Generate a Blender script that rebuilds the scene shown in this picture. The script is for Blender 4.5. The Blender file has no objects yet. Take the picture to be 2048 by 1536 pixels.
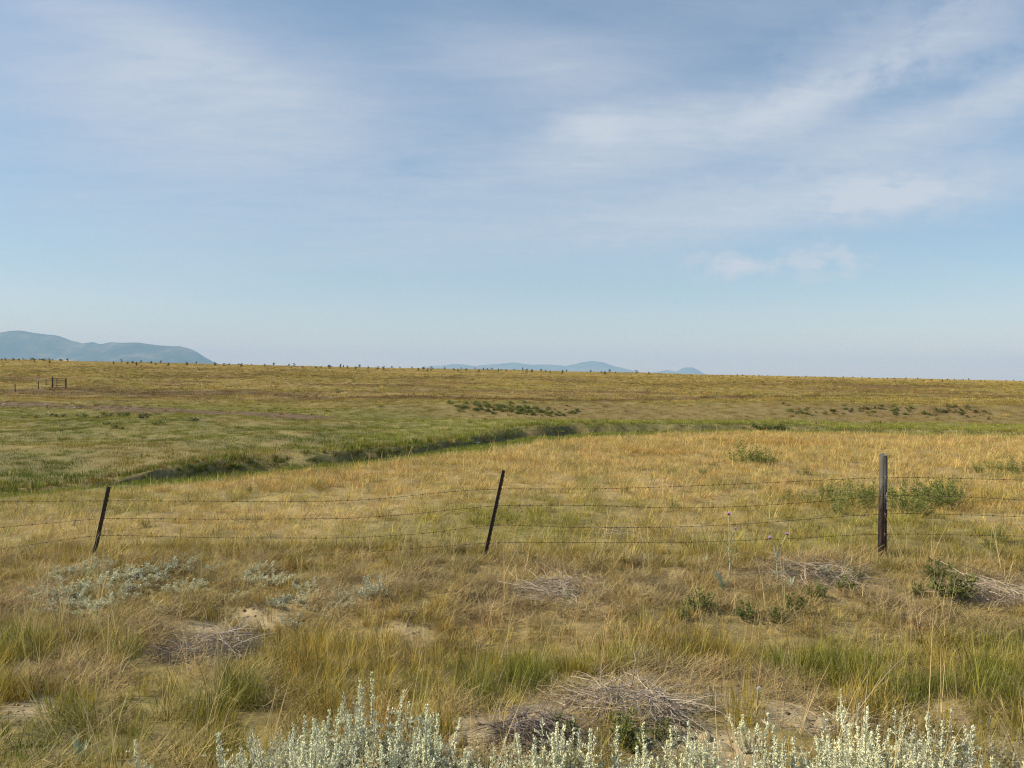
import bpy, math, random
import numpy as np
from mathutils import Matrix, Vector

R = math.radians
SC = bpy.context.scene
COL = SC.collection

# ------------------------------------------------------------------ camera
F = 1538.0                     # focal length in photograph pixels (2048 wide)
CAM_Z = 2.25
PITCH, ROLL = R(0.67), R(0.6)
CAM_ROT = Matrix.Rotation(R(90) - PITCH, 3, 'X') @ Matrix.Rotation(ROLL, 3, 'Z')
cam_d = bpy.data.cameras.new('camera')
cam_d.sensor_width = 36.0
cam_d.lens = 36.0 * F / 2048.0
cam_d.clip_start = 0.05
cam_d.clip_end = 200000.0
cam = bpy.data.objects.new('camera', cam_d)
COL.objects.link(cam)
cam.matrix_world = Matrix.Translation((0, 0, CAM_Z)) @ CAM_ROT.to_4x4()
SC.camera = cam

# ------------------------------------------------------------------ light
SUN_AZ, SUN_EL = R(-94.0), R(37.0)      # azimuth from +Y, positive towards +X
SUN_DIR = Vector((math.sin(SUN_AZ) * math.cos(SUN_EL), math.cos(SUN_AZ) * math.cos(SUN_EL), math.sin(SUN_EL)))
sun_d = bpy.data.lights.new('sun', 'SUN')
sun_d.energy = 5.0
sun_d.angle = R(0.9)
sun_d.color = (1.0, 0.90, 0.70)
sun = bpy.data.objects.new('sun', sun_d)
COL.objects.link(sun)
sun.rotation_euler = SUN_DIR.to_track_quat('Z', 'Y').to_euler()
sun.location = (0, 0, 50)

vs = SC.view_settings
vs.view_transform = 'Standard'
vs.look = 'None'
vs.exposure = 0.38
vs.gamma = 1.0
vs.use_curve_mapping = False
cy = SC.cycles
cy.max_bounces = 4
cy.diffuse_bounces = 2
cy.glossy_bounces = 2
cy.transmission_bounces = 2
cy.transparent_max_bounces = 8
cy.volume_bounces = 1
cy.use_denoising = True
cy.denoiser = 'OPENIMAGEDENOISE'
cy.denoising_input_passes = 'RGB_ALBEDO_NORMAL'
cy.denoising_prefilter = 'NONE'
cy.filter_width = 1.15
cy.use_adaptive_sampling = False
cy.sample_clamp_indirect = 4.0
cy.caustics_reflective = False
cy.caustics_refractive = False


def N(nt, t, x=0, y=0, **kw):
    n = nt.nodes.new(t)
    n.location = (x, y)
    for k, v in kw.items():
        setattr(n, k, v)
    return n


def pix_dir(u, v):
    d = CAM_ROT @ Vector(((u - 1024.0) / F, -(v - 768.0) / F, -1.0))
    return d.normalized()


# ------------------------------------------------------------------ sky
W = bpy.data.worlds.new('World')
SC.world = W
W.use_nodes = True
wt = W.node_tree
wt.nodes.clear()
out = N(wt, 'ShaderNodeOutputWorld', 1600)
bg = N(wt, 'ShaderNodeBackground', 1400)
bg.inputs['Strength'].default_value = 0.084
sky = N(wt, 'ShaderNodeTexSky', 0, 300)
sky.sky_type = 'NISHITA'
sky.sun_disc = False
sky.sun_elevation = SUN_EL
sky.sun_rotation = SUN_AZ
sky.altitude = 900.0
sky.air_density = 1.15
sky.dust_density = 0.1
sky.ozone_density = 1.3


def math_node(op, a, b=None, c=None, clamp=False):
    n = N(wt, 'ShaderNodeMath', operation=op)
    n.use_clamp = clamp
    for i, s in enumerate((a, b, c)):
        if s is None:
            continue
        if isinstance(s, (int, float)):
            n.inputs[i].default_value = s
        else:
            wt.links.new(s, n.inputs[i])
    return n.outputs[0]


tc = N(wt, 'ShaderNodeTexCoord', -1400)
sep = N(wt, 'ShaderNodeSeparateXYZ', -1200)
wt.links.new(tc.outputs['Generated'], sep.inputs[0])
az = math_node('ARCTAN2', sep.outputs[0], sep.outputs[1])
el = math_node('ARCSINE', math_node('MAXIMUM', sep.outputs[2], 0.0))
# thin cloud sheet seen from below: direction projected on a plane overhead
zz = math_node('ADD', math_node('MAXIMUM', sep.outputs[2], 0.0), 0.10)
comb = N(wt, 'ShaderNodeCombineXYZ')
wt.links.new(math_node('DIVIDE', sep.outputs[0], zz), comb.inputs[0])
wt.links.new(math_node('DIVIDE', sep.outputs[1], zz), comb.inputs[1])


def cloud_noise(scale, detail, rough, rot, stretch, off, distort=0.0):
    mp = N(wt, 'ShaderNodeMapping')
    mp.inputs['Rotation'].default_value = (0, 0, rot)
    mp.inputs['Scale'].default_value = stretch
    mp.inputs['Location'].default_value = off
    wt.links.new(comb.outputs[0], mp.inputs[0])
    nz = N(wt, 'ShaderNodeTexNoise')
    nz.inputs['Scale'].default_value = scale
    nz.inputs['Detail'].default_value = detail
    nz.inputs['Roughness'].default_value = rough
    nz.inputs['Distortion'].default_value = distort
    wt.links.new(mp.outputs[0], nz.inputs['Vector'])
    return nz.outputs['Fac']


def ramp(x, a, b):
    m = N(wt, 'ShaderNodeMapRange')
    m.interpolation_type = 'SMOOTHSTEP'
    m.inputs['From Min'].default_value = a
    m.inputs['From Max'].default_value = b
    wt.links.new(x, m.inputs['Value'])
    return m.outputs[0]


n_big = ramp(cloud_noise(0.55, 5, 0.52, R(20), (1.0, 1.5, 1), (3.1, 1.7, 0), 0.3), 0.36, 0.68)
n_fine = cloud_noise(2.2, 7, 0.60, R(25), (0.8, 1.7, 1), (7.3, 2.2, 0), 0.25)
n_puff = cloud_noise(5.0, 8, 0.62, R(10), (1.0, 1.3, 1), (1.3, 9.2, 0), 0.2)
cae = N(wt, 'ShaderNodeCombineXYZ')
wt.links.new(az, cae.inputs[0])
wt.links.new(math_node('MULTIPLY', el, 1.6), cae.inputs[1])
n_low = N(wt, 'ShaderNodeTexNoise')
n_low.inputs['Scale'].default_value = 30.0
n_low.inputs['Detail'].default_value = 8
n_low.inputs['Roughness'].default_value = 0.58
wt.links.new(cae.outputs[0], n_low.inputs['Vector'])
n_low = n_low.outputs['Fac']
sheet = math_node('MULTIPLY', n_big, math_node('ADD', math_node('MULTIPLY', n_fine, 0.9), 0.05))

# a few clouds that have their own place in the sky: (u, v, half width, half height, tilt, strength, puffiness)
CLOUDS = [
    (1330, 262, 470, 62, 8, 0.58, 0.55), (1600, 215, 150, 40, 14, 0.42, 0.8), (1185, 250, 90, 36, 0, 0.35, 0.8),
    (1740, 90, 170, 60, 12, 0.40, 0.8), (1960, 55, 150, 60, 14, 0.45, 1.0), (2040, 160, 90, 40, 12, 0.45, 0.8),
    (1850, 255, 260, 60, 6, 0.5, 0.7), (1560, 410, 430, 60, 5, 0.45, 0.8), (1720, 385, 90, 34, 0, 0.35, 1.0),
    (1800, 400, 120, 36, 4, 0.4, 0.9), (1440, 534, 60, 26, 0, 0.62, 1.9), (1520, 530, 56, 16, 6, 0.5, 1.9),
    (1625, 526, 64, 30, 0, 0.66, 1.9), (1690, 522, 48, 18, 0, 0.45, 1.9), (2000, 370, 160, 60, 6, 0.35, 0.6),
    (560, 190, 480, 120, -4, 0.30, 0.7), (500, 300, 420, 110, -8, 0.24, 0.6), (1120, 140, 300, 80, -10, 0.38, 0.6),
    (1000, 470, 700, 100, 3, 0.42, 0.35), (720, 230, 720, 150, -3, 0.15, 0.6), (1300, 340, 520, 60, 5, 0.22, 0.5), (1500, 30, 500, 60, 6, 0.10, 0.6), (150, 240, 420, 300, 0, 0.30, 0.2), (330, 90, 300, 60, -10, 0.25, 0.5),
]
total = math_node('ADD', math_node('MULTIPLY', sheet, 0.24), 0.20)   # a thin even veil of summer haze under the clouds
for (u, v, ru, rv, tilt, st, pf) in CLOUDS:
    d = pix_dir(u, v)
    a0, e0 = math.atan2(d.x, d.y), math.asin(d.z)
    mp = N(wt, 'ShaderNodeMapping')
    mp.vector_type = 'TEXTURE'
    mp.inputs['Location'].default_value = (a0, e0, 0)
    mp.inputs['Rotation'].default_value = (0, 0, R(tilt))
    mp.inputs['Scale'].default_value = (ru * 1.25 / F, rv * 1.25 / F, 1)
    cb = N(wt, 'ShaderNodeCombineXYZ')
    wt.links.new(az, cb.inputs[0])
    wt.links.new(el, cb.inputs[1])
    wt.links.new(cb.outputs[0], mp.inputs[0])
    ln = N(wt, 'ShaderNodeVectorMath', operation='LENGTH')
    wt.links.new(mp.outputs[0], ln.inputs[0])
    # the falloff is broken up by noise so that no outline stays an ellipse
    brk = math_node('MULTIPLY', math_node('SUBTRACT', n_low if pf > 0.7 else n_fine, 0.5), 1.7 * pf)
    fall = ramp(math_node('SUBTRACT', 1.0, math_node('ADD', ln.outputs['Value'], brk)), -0.15, 1.0)
    total = math_node('ADD', total, math_node('MULTIPLY', math_node('MULTIPLY', fall, st * 1.08), math_node('ADD', math_node('MULTIPLY', n_low if pf > 0.7 else n_fine, 1.3), 0.12)))
# fibres: fine streaky breakup of every veil
n_fib = cloud_noise(4.2, 12, 0.66, R(24), (0.55, 1.9, 1), (4.4, 8.1, 0), 0.9)
n_wis = cloud_noise(11.0, 10, 0.68, R(30), (0.7, 1.4, 1), (2.2, 5.5, 0), 0.6)
fib = math_node('ADD', math_node('MULTIPLY', math_node('SUBTRACT', n_fib, 0.5), 0.6), math_node('MULTIPLY', math_node('SUBTRACT', n_wis, 0.5), 0.35))
total = math_node('MULTIPLY', total, math_node('MAXIMUM', math_node('ADD', fib, 1.0), 0.25))
amount = math_node('MINIMUM', math_node('MULTIPLY', total, 0.92), 0.92)

mixc = N(wt, 'ShaderNodeMix', 1100, data_type='RGBA')
wt.links.new(amount, mixc.inputs['Factor'])
hsv = N(wt, 'ShaderNodeHueSaturation', 800, 300)
hsv.inputs['Saturation'].default_value = 1.30
hsv.inputs['Value'].default_value = 1.10
hsv.inputs['Fac'].default_value = 1.0
wt.links.new(sky.outputs[0], hsv.inputs['Color'])
wt.links.new(hsv.outputs[0], mixc.inputs['A'])
mixc.inputs['B'].default_value = (5.8, 6.3, 7.0, 1)
wt.links.new(mixc.outputs['Result'], bg.inputs['Color'])
wt.links.new(bg.outputs[0], out.inputs[0])

# ------------------------------------------------------------------ small helpers
rng = np.random.default_rng(11)


def smooth(a, b, x):
    t = np.clip((np.asarray(x, float) - a) / (b - a), 0, 1)
    return t * t * (3 - 2 * t)


def vnoise(x, y, seed=0):
    x = np.asarray(x, float)
    y = np.asarray(y, float)
    ix = np.floor(x).astype(np.int64)
    iy = np.floor(y).astype(np.int64)
    fx, fy = x - ix, y - iy
    fx = fx * fx * (3 - 2 * fx)
    fy = fy * fy * (3 - 2 * fy)

    def h(i, j):
        n = (i * 374761393 + j * 668265263 + seed * 982451653) & 0xffffffff
        n = ((n ^ (n >> 13)) * 1274126177) & 0xffffffff
        n = n ^ (n >> 16)
        return (n & 0xffff) / 65535.0
    a = h(ix, iy) * (1 - fx) + h(ix + 1, iy) * fx
    b = h(ix, iy + 1) * (1 - fx) + h(ix + 1, iy + 1) * fx
    return a * (1 - fy) + b * fy


def fbm(x, y, seed=0, o=4):
    s, a, t = 0.0, 1.0, 0.0
    for k in range(o):
        s = s + a * vnoise(np.asarray(x) * 2 ** k, np.asarray(y) * 2 ** k, seed + 7 * k)
        t += a
        a *= 0.5
    return s / t


# ------------------------------------------------------------------ lie of the land
# near edge of the creek slope (end of the dry grass) and the creek bed, both as y over x
EDGE_X = [-60, -30, -16, -9.3, -7.8, -5.0, -2.2, -0.4, 2.4, 10, 20, 30, 60]
EDGE_Y = [7, 9, 11.3, 13.4, 15.4, 17.9, 20.4, 23.0, 27.6, 31.5, 30.5, 28.5, 24]
CRK_X = [-60, -30, -20, -13.9, -11.3, -7.3, -3.4, -1.6, 0.6, 3.7, 14.6, 28.6, 60]
CRK_Y = [12, 15, 17.5, 20.5, 23.9, 27.6, 32.0, 38.0, 42.0, 45.0, 47.0, 43.5, 38]
_xs = np.linspace(-60, 60, 1201)


def _smooth_curve(px, py, w):
    v = np.interp(_xs, px, py)
    k = np.ones(w) / w
    return np.convolve(np.pad(v, w // 2, mode='edge'), k, mode='same')[w // 2: w // 2 + len(_xs)]


_edge = _smooth_curve(EDGE_X, EDGE_Y, 21)
_crk = _smooth_curve(CRK_X, CRK_Y, 13)


def y_edge(x):
    return np.interp(x, _xs, _edge) + 0.9 * (fbm(np.asarray(x) * 0.4, 3.3, 5) - 0.5)


def y_creek(x):
    return np.interp(x, _xs, _crk) + 1.5 * (fbm(np.asarray(x) * 0.45, 7.7, 6) - 0.5) + 0.9 * (fbm(np.asarray(x) * 1.3, 2.7, 8, 3) - 0.5)


def near_h(x, y):
    b = np.interp(y, [-30, 1.0, 2.6, 3.4, 4.4, 5.4, 6.6, 7.5, 8.7, 9.6, 12, 20, 30, 40],
                  [0.75, 0.72, 0.52, 0.30, 0.14, 0.03, -0.09, 0.0, 0.10, 0.08, 0.02, -0.02, -0.05, -0.1])
    tilt = 0.022 * np.minimum(x, 0) * smooth(7, 16, y)
    w = smooth(2.5, 4.0, y)
    hum = w * (0.16 * (fbm(x * 0.9, y * 0.9, 21, 3) - 0.5) + 0.07 * (fbm(x * 3.1, y * 3.1, 22, 3) - 0.5))
    return b + tilt + hum


def far_h(x, y):
    mid = smooth(-14, -4, x)
    left = np.interp(y, [15, 22, 35, 50, 62, 80, 100, 150, 250], [-1.05, -1.05, -1.0, -0.95, -0.85, -0.45, 0.1, 1.5, 3.7])
    right = np.interp(y + 3.0 * (fbm(x * 0.07, 4.4, 35, 2) - 0.5), [15, 30, 40, 46, 50, 51.5, 54.5, 59, 61.5, 67, 74, 100, 150, 250],
                      [-1.05, -1.05, -1.0, -0.95, -0.85, -0.90, -1.60, -1.55, -1.15, -0.25, -0.15, 0.1, 1.5, 3.7])
    h = left * (1 - mid) + right * mid
    k = smooth(60, 250, y)
    h = h - 0.0108 * np.clip(x, -400, 400) * k
    h = h + 0.5 * (fbm(x * 0.05, y * 0.05, 31, 3) - 0.5) * smooth(40, 90, y)
    h = h + 0.16 * (fbm(x * 0.5, y * 0.5, 32, 3) - 0.5) + 0.08 * (fbm(x * 1.7, y * 1.7, 33, 2) - 0.5)
    h = h + (0.85 * (fbm(x * 0.10, y * 0.13, 34, 3) - 0.5) * (1 - 0.55 * mid) + 0.16) * (1 - smooth(70, 110, y))
    h = h - 0.40 * smooth(6, 16, -x) * (1 - smooth(24, 46, y))
    d = np.maximum(y - 250, 0)
    ridge = 3.7 - 0.0108 * np.clip(x, -400, 400)
    fade = smooth(500, 2500, y)
    h = np.where(y > 250, (ridge + (h - (3.7 - 0.0108 * np.clip(x, -400, 400) * k)) - 0.0045 * np.minimum(d, 500)), h)
    h = h * (1 - fade) + (-100.0) * smooth(800, 9000, y) * fade + (1 - smooth(800, 9000, y)) * fade * (-2.0)
    return h


def height(x, y):
    x = np.asarray(x, float)
    y = np.asarray(y, float)
    ye, yc = y_edge(x), y_creek(x)
    hn = near_h(x, y)
    he = near_h(x, ye)
    bed = -1.58 - 0.42 * smooth(6, 15, -x) + 0.12 * (fbm(x * 0.8, y * 0.8, 41, 3) - 0.5)
    t = np.clip((y - ye) / np.maximum(yc - ye, 0.5), 0, 1)
    slope = he + (bed - he) * (t ** 1.45)
    rise = smooth(0.0, 1.0, (y - yc - 0.10) / (0.35 + 7.0 * fbm(x * 0.28, 9.1, 43, 2) ** 2 * (1 - np.exp(-((x + 12.4) / 1.3) ** 2)) * (1 - 0.8 * smooth(-3, 3, x))))
    fh = far_h(x, y)
    lip = 0.10 * np.exp(-((y - yc - 1.6) / 1.2) ** 2)
    far = bed + (fh + lip - bed) * rise + 0.34 * (fbm(x * 2.0, y * 2.0, 45, 4) - 0.5) * np.exp(-((y - yc - 0.5) / 0.9) ** 2)
    k = smooth(-1.2, 0.6, y - ye)
    nearside = hn * (1 - k) + slope * k
    return np.where(y < yc, nearside, far)


_march = np.concatenate([np.geomspace(1.6, 120, 2600), np.geomspace(120.2, 3000, 1600)])


def place(u, v):
    """the point of the ground that pixel (u, v) of the photograph looks at"""
    d = pix_dir(u, v)
    k = _march / d.y
    xx, zz_ = d.x * k, CAM_Z + d.z * k
    hh = height(xx, _march)
    hit = np.nonzero(zz_ < hh)[0]
    i = hit[0] if len(hit) else len(_march) - 1
    return float(xx[i]), float(_march[i]), float(hh[i])


def poly_dist(x, y, pts):
    """distance to a polyline of world points, and position along it 0..1"""
    best = np.full(np.shape(x), 1e9)
    for (ax, ay), (bx, by) in zip(pts[:-1], pts[1:]):
        dx, dy = bx - ax, by - ay
        t = np.clip(((x - ax) * dx + (y - ay) * dy) / (dx * dx + dy * dy + 1e-9), 0, 1)
        best = np.minimum(best, np.hypot(x - ax - t * dx, y - ay - t * dy))
    return best


def px_line(*uv):
    return [place(u, v)[:2] for u, v in uv]


WASH = px_line((-80, 803), (0, 808), (150, 813), (300, 820), (450, 826), (600, 833))
TRACK = px_line((-60, 783), (130, 779), (300, 789), (620, 797), (1000, 799), (1200, 801), (1400, 797), (1700, 792), (2100, 797))
WORN = px_line((150, 779), (330, 786), (520, 789))
SCRUB = px_line((1530, 815), (1640, 822), (1800, 822), (1990, 824))

STRAW = np.array((0.55, 0.435, 0.19))
GOLD = np.array((0.43, 0.335, 0.10))
OLIVE = np.array((0.275, 0.25, 0.052))
GREEN = np.array((0.165, 0.205, 0.035))
LIME = np.array((0.30, 0.29, 0.065))
DKGREEN = np.array((0.095, 0.130, 0.026))
PLAIN = np.array((0.38, 0.295, 0.10))
DEAD = np.array((0.48, 0.385, 0.19))
SOIL = np.array((0.165, 0.115, 0.070))
SAND = np.array((0.41, 0.335, 0.205))
WORNC = np.array((0.20, 0.135, 0.065))


def mix(a, b, t):
    t = np.clip(np.asarray(t, float), 0, 1)
    t = t[..., None] if t.ndim else t
    return a * (1 - t) + b * t


SAND_SPOTS = [(place(u, v)[:2], r) for u, v, r in [(960, 1455, .26), (1060, 1430, .26), (1010, 1475, .22), (1390, 1465, .24), (1520, 1415, .32), (1590, 1440, .30),
                                                  (1330, 1500, .22), (1640, 1455, .2), (1450, 1495, .25), (500, 1232, .17), (540, 1238, .2), (420, 1275, .18), (400, 1262, .2),
                                                  (940, 1490, .22), (1890, 1430, .25), (30, 1420, .25), (800, 1275, .25), (1440, 1520, .2)]]
DEAD_SPOTS = [(place(u, v)[:2], r) for u, v, r in [(1120, 1175, .55), (1180, 1200, .45), (1630, 1135, .6), (1560, 1165, .5), (1680, 1160, .4), (1980, 1180, .6), (2040, 1175, .5), (1500, 1165, .4),
                                                  (1250, 1400, .45), (1330, 1385, .4), (1170, 1415, .35), (430, 1310, .45), (360, 1300, .3), (1050, 1080, .5), (900, 1095, .4),
                                                  (1240, 1065, .6), (1200, 1090, .5), (1760, 1200, .5), (1830, 1230, .5), (90, 1350, .35), (160, 1370, .35), (60, 1200, .4), (1400, 1370, .4),
                                                  (700, 1200, .5), (800, 1170, .4), (990, 1200, .5), (1320, 1180, .5), (300, 1260, .3), (1540, 1380, .3)]]
GREEN_SPOTS = [(place(u, v)[:2], r) for u, v, r in [(80, 1340, .28), (200, 1270, .3), (230, 1330, .25), (1050, 1375, .25), (40, 1300, .3), (50, 1460, .35), (120, 1500, .4), (280, 1240, .22),
                                                   (1620, 1350, .35), (1700, 1330, .3), (1800, 1380, .4), (960, 1400, .2), (450, 1410, .3), (1980, 1280, .45), (2030, 1390, .4), (350, 1400, .25), (1280, 1340, .2)]]


def spots(x, y, lst):
    m = np.zeros(np.shape(x))
    wob = 0.55 + 0.9 * fbm(np.asarray(x) * 2.2, np.asarray(y) * 2.2, 51, 3)
    for (sx, sy), r in lst:
        m = np.maximum(m, 1 - smooth(0.45, 1.15, np.hypot(x - sx, (y - sy) * 0.8) / (r * wob)))
    return m


def veg_color(x, y):
    """what grows (or lies bare) at a point: colour of the plants there"""
    x = np.asarray(x, float)
    y = np.asarray(y, float)
    n1 = fbm(x * 0.35, y * 0.35, 61, 4)
    n2 = fbm(x * 1.3, y * 1.3, 62, 3)
    n3 = fbm(x * 0.08, y * 0.11, 63, 4)
    ye, yc = y_edge(x), y_creek(x)
    # verge
    verge = mix(OLIVE, GOLD, smooth(0.42, 0.82, n2 * 0.6 + n1 * 0.4))
    verge = mix(verge, GREEN, 0.75 * spots(x, y, GREEN_SPOTS))
    bank = mix(DEAD, GOLD * 0.9, smooth(0.30, 0.7, n2))
    verge = mix(verge, bank, smooth(6.3, 7.2, y + 1.2 * (n1 - 0.5)) * 0.7)
    verge = mix(verge, DEAD * np.array((0.95, 0.93, 0.98)), 0.85 * spots(x, y, DEAD_SPOTS))
    # dry field behind the fence
    field = mix(mix(OLIVE, LIME, 0.5), STRAW, smooth(0.22, 0.62, n1 * 0.55 + n2 * 0.25 + 0.42 * smooth(9, 21, y) - 0.05))
    field = mix(field, GREEN, 0.55 * smooth(0.60, 0.80, n2) * (1 - smooth(20, 28, y)))
    field = mix(field, GOLD * np.array((1.10, 0.98, 1.05)), 0.75 * smooth(0.52, 0.75, fbm(x * 0.22, y * 0.3, 64, 3)))
    c = mix(verge, field, smooth(8.7, 10.2, y + 1.0 * (n1 - 0.5)))
    # slope to the creek and the meadow beyond
    side = mix(GREEN, LIME, 0.35 * n2)
    c = mix(c, side, smooth(-0.4, 1.2, y - ye))
    t = y - yc
    lush = np.exp(-np.maximum(t, 0) / 11.0) * (1 - 0.55 * smooth(-6, 6, x))
    mead = mix(mix(LIME * 0.9, PLAIN, 0.15 + 0.45 * (n3 - 0.3)), GREEN, lush * 1.0 + 0.34 + 0.35 * smooth(0.45, 0.68, n1))
    mead = mix(mead, DKGREEN, 0.9 * smooth(0.38, 0.62, n2 * 0.5 + n1 * 0.5) * np.clip(lush * 1.5, 0, 1))
    mead = mix(mead, GREEN * 0.75, 0.6 * smooth(0.5, 0.66, fbm(x * 0.22, y * 0.3, 67, 3)) * (1 - smooth(50, 66, y)))
    mead = mix(mead, PLAIN, 0.5 * smooth(0.52, 0.68, fbm(x * 0.17, y * 0.27, 68, 3)))
    mound = smooth(0.8, 2.5, t) * (1 - smooth(51.0, 53.0, y)) * smooth(-10, -3, x)
    mead = mix(mead, LIME * np.array((0.95, 1.05, 1.0)), mound * 0.85)
    cut = smooth(53.5, 56, y) * (1 - smooth(66, 70, y)) * smooth(-10, 0, x)
    mead = mix(mead, mix(WORNC, PLAIN, 0.5), cut * (0.5 + 0.6 * n1))
    plain = mix(PLAIN, WORNC * 1.25, smooth(0.42, 0.66, n3 * 0.55 + n1 * 0.45))
    plain = mix(plain, STRAW * 0.95, smooth(0.52, 0.74, fbm(x * 0.05, y * 0.20, 65, 4)) * (0.35 + 0.65 * smooth(120, 230, y)))
    plain = mix(plain, OLIVE, 0.6 * smooth(0.5, 0.72, fbm(x * 0.09, y * 0.16, 66, 3)) * (1 - smooth(120, 220, y)))
    plain = mix(plain, STRAW, (0.35 + 0.4 * n1) * smooth(150, 235, y))
    c2 = mix(mead, plain, smooth(58, 78, y + 10 * (n3 - 0.5)))
    c2 = mix(c2, WORNC, 0.92 * (1 - smooth(0.5, 1.4, poly_dist(x, y, TRACK) / 2.2)))
    c2 = mix(c2, WORNC * 0.9, 0.7 * (1 - smooth(0.2, 1.0, poly_dist(x, y, WORN) / 9.0)))
    c2 = mix(c2, SOIL * 1.2, 0.8 * (1 - smooth(0.3, 1.0, poly_dist(x, y, WASH) / 3.4)))
    return np.where((t > 0)[..., None], c2, c)


def cover(x, y):
    """how densely plants stand, 0..1"""
    t = y - y_creek(x)
    raw = smooth(-0.5, 0.0, t) * (1 - smooth(0.5, 1.3, t)) * np.clip(0.05 + 1.3 * (fbm(x * 0.5, 2.0, 71, 2) - 0.48) + 0.9 * np.exp(-((x + 12.4) / 1.1) ** 2) + 0.75 * np.exp(-((x - 0.5) / 3.5) ** 2) + 0.35 * np.exp(-((x + 15.0) / 2.0) ** 2), 0.05, 0.95)
    w = 0.9 * (1 - smooth(0.3, 1.0, poly_dist(x, y, WASH) / 3.2))
    return np.clip(1 - np.maximum(np.maximum(0.86 * spots(x, y, SAND_SPOTS), raw), w), 0.02, 1)


# ------------------------------------------------------------------ materials
MATS = {}


def new_mat(name):
    m = bpy.data.materials.new(name)
    m.use_nodes = True
    m.node_tree.nodes.clear()
    MATS[name] = m
    return m


def veg_mat(name, color=None, source='INSTANCER', transl=0.25, gloss=0.04):
    m = new_mat(name)
    nt = m.node_tree
    o = N(nt, 'ShaderNodeOutputMaterial', 900)
    var = N(nt, 'ShaderNodeAttribute', -400, -100, attribute_name='bv')
    mul = N(nt, 'ShaderNodeMix', 0, 0, data_type='RGBA', blend_type='MULTIPLY')
    mul.inputs['Factor'].default_value = 1.0
    if color is None:
        at = N(nt, 'ShaderNodeAttribute', -400, 200, attribute_name='col', attribute_type=source)
        nt.links.new(at.outputs['Color'], mul.inputs['A'])
    else:
        oi = N(nt, 'ShaderNodeObjectInfo', -600, 200)
        mr = N(nt, 'ShaderNodeMapRange', -400, 350)
        mr.inputs['To Min'].default_value = 0.80
        mr.inputs['To Max'].default_value = 1.12
        nt.links.new(oi.outputs['Random'], mr.inputs['Value'])
        vm = N(nt, 'ShaderNodeVectorMath', -200, 200, operation='SCALE')
        vm.inputs[0].default_value = color
        nt.links.new(mr.outputs[0], vm.inputs['Scale'])
        nt.links.new(vm.outputs[0], mul.inputs['A'])
    nt.links.new(var.outputs['Color'], mul.inputs['B'])
    pb = N(nt, 'ShaderNodeBsdfPrincipled', 200, 200)
    pb.inputs['Roughness'].default_value = 0.6
    pb.inputs['Specular IOR Level'].default_value = gloss * 6
    tr = N(nt, 'ShaderNodeBsdfTranslucent', 200, -200)
    mx = N(nt, 'ShaderNodeMixShader', 600)
    mx.inputs[0].default_value = transl
    for s in (pb.inputs['Base Color'], tr.inputs['Color']):
        nt.links.new(mul.outputs['Result'], s)
    nt.links.new(pb.outputs[0], mx.inputs[1])
    nt.links.new(tr.outputs[0], mx.inputs[2])
    nt.links.new(mx.outputs[0], o.inputs[0])
    return m


M_GRASS = veg_mat('grass_blades', transl=0.30)
M_GRASSB = veg_mat('grass_blades_near', source='GEOMETRY', transl=0.30)
M_SAGE = veg_mat('sage_leaf', (0.76, 0.76, 0.57), transl=0.15)
M_SAGE_DRY = veg_mat('sage_leaf_grey', (0.48, 0.45, 0.33), transl=0.15)
M_SAGE_STEM = veg_mat('sage_stem', (0.33, 0.31, 0.24), transl=0.0)
M_DKLEAF = veg_mat('dark_leaf', (0.165, 0.190, 0.050), transl=0.35, gloss=0.06)
M_MIDLEAF = veg_mat('weed_leaf', (0.21, 0.24, 0.065), transl=0.3)
M_DULL = veg_mat('dull_shrub', (0.10, 0.095, 0.035), transl=0.15)
M_TWIG = veg_mat('twig', (0.42, 0.36, 0.28), transl=0.0)
M_DARKTWIG = veg_mat('dark_twig', (0.20, 0.165, 0.14), transl=0.0)
M_MULLEIN = veg_mat('pale_leaf', (0.38, 0.44, 0.27), transl=0.2)
M_THSTEM = veg_mat('thistle_stem', (0.46, 0.47, 0.30), transl=0.05)
M_PINK = veg_mat('thistle_flower', (0.72, 0.45, 0.65), transl=0.25)
M_PINKPALE = veg_mat('thistle_flower_pale', (0.80, 0.60, 0.74), transl=0.25)
M_BRACT = veg_mat('thistle_bract', (0.19, 0.16, 0.10), transl=0.0)
M_WHITE = veg_mat('white_petal', (0.78, 0.78, 0.74), transl=0.2)


def surf_mat(name, build):
    m = new_mat(name)
    nt = m.node_tree
    o = N(nt, 'ShaderNodeOutputMaterial', 900)
    pb = N(nt, 'ShaderNodeBsdfPrincipled', 600)
    nt.links.new(pb.outputs[0], o.inputs[0])
    build(nt, pb)
    return m


def noise(nt, scale, detail=4, rough=0.55, stretch=None, coord='Object'):
    t = N(nt, 'ShaderNodeTexCoord', -900)
    n = N(nt, 'ShaderNodeTexNoise', -500)
    n.inputs['Scale'].default_value = scale
    n.inputs['Detail'].default_value = detail
    n.inputs['Roughness'].default_value = rough
    if stretch:
        mp = N(nt, 'ShaderNodeMapping', -700)
        mp.inputs['Scale'].default_value = stretch
        nt.links.new(t.outputs[coord], mp.inputs[0])
        nt.links.new(mp.outputs[0], n.inputs['Vector'])
    else:
        nt.links.new(t.outputs[coord], n.inputs['Vector'])
    return n.outputs['Fac']


def cramp(nt, fac, stops):
    r = N(nt, 'ShaderNodeValToRGB', -200)
    el_ = r.color_ramp.elements
    while len(el_) > 1:
        el_.remove(el_[-1])
    el_[0].position, el_[0].color = stops[0][0], (*stops[0][1], 1)
    for p, c in stops[1:]:
        e = el_.new(p)
        e.color = (*c, 1)
    nt.links.new(fac, r.inputs[0])
    return r.outputs[0]


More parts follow.
